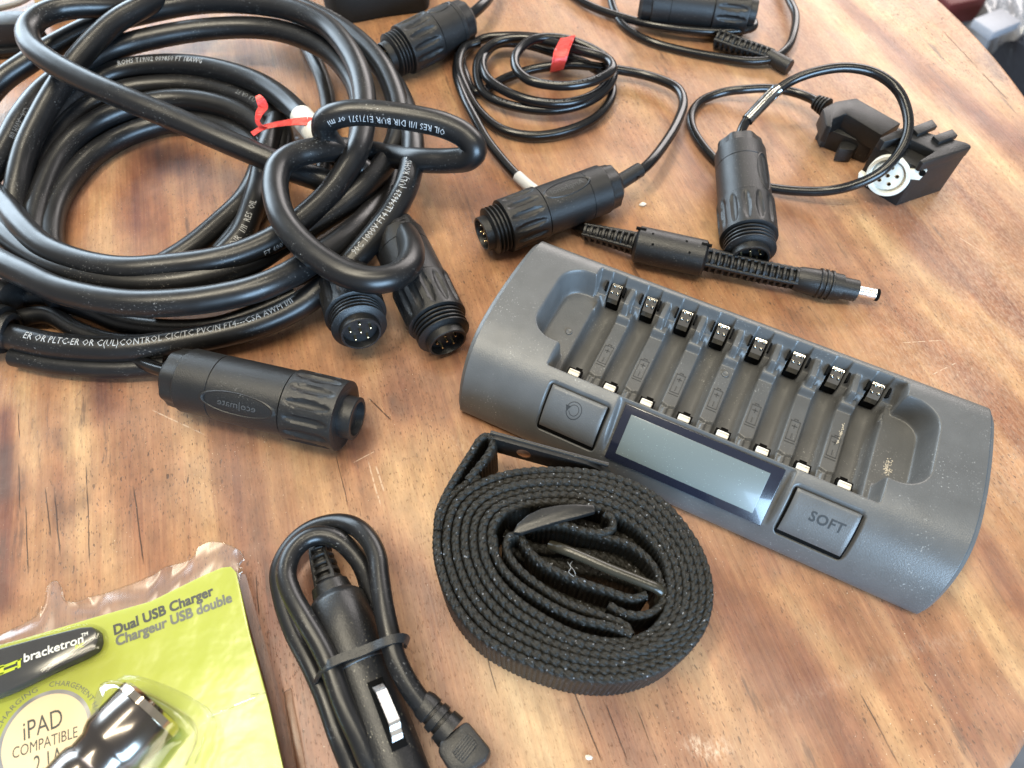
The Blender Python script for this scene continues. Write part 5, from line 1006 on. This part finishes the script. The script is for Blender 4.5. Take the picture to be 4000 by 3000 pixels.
# clear sliver of plastic beside the pack
m = MB(); m.prism([(p[0], p[1]) for p in [(-82.3,36.7,1),(-79.8,38,1),(-78,32.7,1),(-74.1,22.3,1),(-70.4,11.7,1),(-73.7,11.7,1),(-76.8,20.9,1),(-80.1,29.7,1)]], .2, 1.1, None, .2)
o = m.build('plastic_sliver', clear('cloudy_plastic', (.80, .72, .66, 1), .35, .6), None); tag(o, 'cloudy offcut sliver of clear plastic between the green card and the car plug', 'plastic scrap')

# ------------------------------------------------------------------ things at the far side
M_CLOTH = plastic('black_cloth', (.008, .008, .008), .8, 1400, .6)
t = empty('ribbed_pouch', [(-87.7,484.9,0)][0], 'black ribbed fabric pouch at the top edge behind the coiled heap', 'pouch')
m = MB(); m.prism([(p[0], p[1]) for p in [(-122.5,450.7,8),(-114.8,442.9,4),(-104.3,441.5,3),(-83.8,448.6,3),(-59.9,453.8,3),(-55.5,458,3),(-54.7,502.5,6),(-133.2,502.5,6)]], .4, 20, None, 3); m.build('pouch_body', M_CLOTH, t, autos=40)
mb = MB()
for q in range(9): u_ = q/8; A_ = np.array([(-117.2,448.4,0)][0])*(1-u_)+np.array([(-59,458.8,0)][0])*u_; cable(mb, [tuple(A_+np.array([0, -.3, 1])), tuple(A_+np.array([0, .2, 9])), tuple(A_+np.array([0, 2, 17]))], .8, 2, 8)
mb.build('pouch_rib', M_CLOTH, t)['kind'] = 'stuff'
b2 = empty('boxy_plug', [(-324.2,432.1,0)][0], 'black boxy plug at the left edge behind the coiled heap', 'plug')
m = MB(); m.prism([(p[0], p[1]) for p in [(-340.3,419.8,20),(-316.2,423.7,20),(-303.7,424.7,20),(-294.9,421.8,20),(-290.6,416,20),(-296.2,414.1,20),(-302.3,409.9,10),(-341.5,406.1,10)]], 4, 20, None, 2); m.build('plug_body', M_BLACKP, b2, autos=35)
mb = MB(); cable(mb, [(-340.2,412.9,3),(-317.1,415.2,4),(-304.6,414.7,5)], 3, 2, 14); cable(mb, [(-336.1,402.6,3),(-317.1,406.5,3.5),(-302.7,407.6,4)], 3, 2, 14); mb.build('cable_jacket', M_RUBBER2, b2)
r_ = empty('tape_roll', [(-309.5,466.3,0)][0], 'small tan roll at the top left corner behind the heap', 'roll')
m = MB(); Mt, Lt = axis_matrix(*[(-289.3,455.3,9),(-306.8,448,9)]); m.lathe([(0, 5), (0, 9), (Lt, 9), (Lt, 5), (Lt-1, 4.5)], 32); m.build('roll_body', simple('tan_roll', (.42, .27, .12), .45), r_, world=False, mw=chain(r_).inverted()@Mt, autos=30)
mb = MB(); cable(mb, [(-343.2,451.8,3),(-326.7,458.5,4),(-318.5,467.4,5)], 2, 2, 10); o = mb.build('thin_cord', simple('grey_cord', (.25, .25, .25), .4), None); tag(o, 'thin grey cord beside the tan roll in the top left corner', 'cord')
mb = MB(); cable(mb, [(-297.3,455.9,3),(-289.5,458.9,5),(-280.9,464,7)], 2.2, 2, 10); o = mb.build('thin_cord', simple('white_cord', (.6, .6, .58), .4), None); tag(o, 'short white cord end to the right of the tan roll, top left corner', 'cord')
# grey gear in plastic bags on the floor past the table edge
def crumple(name, P, z, h, mat, label, cat, seed):
    g = np.random.default_rng(seed); n = 34; P = np.array(P)[:, :2]
    lo, hi = P.min(0), P.max(0); X, Y = np.meshgrid(np.linspace(lo[0], hi[0], n), np.linspace(lo[1], hi[1], n), indexing='ij')
    ex = np.minimum(np.minimum(X-lo[0], hi[0]-X)/(hi[0]-lo[0]), np.minimum(Y-lo[1], hi[1]-Y)/(hi[1]-lo[1]))*2
    H_ = np.zeros_like(X)
    for f in (2, 4, 7, 12):
        H_ += np.abs(np.sin(X/(hi[0]-lo[0])*f*g.uniform(2, 4)+g.uniform(0, 6)+2*np.sin(Y/(hi[1]-lo[1])*f)))/f*1.2
    Z = z+h*np.clip(ex*4, 0, 1)**.5*(.55+.45*H_/H_.max()); V = np.stack([X, Y, Z], -1).reshape(-1, 3)
    i = np.arange(n-1)[:, None]*n; j = np.arange(n-1)[None]
    o = add(name, V, np.stack([i+j, i+n+j, i+n+j+1, i+j+1], -1).reshape(-1, 4), mat, None, smooth=False); tag(o, label, cat); return o
M_BAG = NT('grey_poly_bag'); v = M_BAG.obj(); M_BAG = M_BAG.set(Base_Color=M_BAG.mix(M_BAG.noise(v, 9, 3), (.10, .105, .12, 1), (.38, .39, .42, 1)), Roughness=.22, Coat_Weight=.4)
M_BLK = plastic('black_case_plastic', (.012, .013, .018), .35, 300, .2)
crumple('poly_bag', [(751.9,1187.7,-450),(880.7,1187.7,-450),(846.9,1034.1,-450),(809.5,1317.4,-450)], -450, 60, M_BAG, 'grey glossy bag lying below the table edge, top right', 'bag', 3)
o = crumple('black_case', [(758.4,1029.2,-430),(818.2,814.4,-430)], -430, 70, M_BLK, 'black case below the table edge at the right, half hidden', 'case', 5)
m = MB(); m.box(tuple([(738.7,1030.5,-370)][0]), (60, 40, 14), Matrix.Rotation(.5, 3, 'Z'), 2); o = m.build('white_carton', simple('white_card', (.34, .34, .37), .5), None); tag(o, 'small white carton lying on the grey bag, top right', 'carton')
m = MB(); m.box(tuple([(718.2,1151.4,-400)][0]), (70, 90, 40), Matrix.Rotation(.3, 3, 'Z'), 4); o = m.build('red_box', simple('red_box_paint', (.10, .012, .010), .5), None); tag(o, 'dark red box just past the table edge, top right', 'box')
# ------------------------------------------------------------------ crumbs on the table
M_CRUMB = simple('pale_crumb', (.72, .68, .60), .7)
for q, (P, r_, lab) in enumerate((([(69.9,278.3,0.8)][0], 1.6, 'white chip of debris on the wood between the two lettered plugs'), ([(-161.1,5.3,0.6)][0], 1.0, ''), ([(-166.3,5.4,0.5)][0], 1.0, ''), ([(26.5,15.8,0.5)][0], 1.1, 'pale wood flake near the bottom edge, below the strap'))):
    if not lab: continue
    m = MB(); m.sphere((0, 0, 0), r_, 8, (1.25, .8, .5)); m.V = [tuple(np.array(p)*(1+rng.normal(0, .12))+np.array(P)) for p in m.V]; o = m.build('debris_chip', M_CRUMB, None, smooth=False, autos=None); tag(o, lab, 'chip')
P = [(-166.1,5.5,0.5)][0]
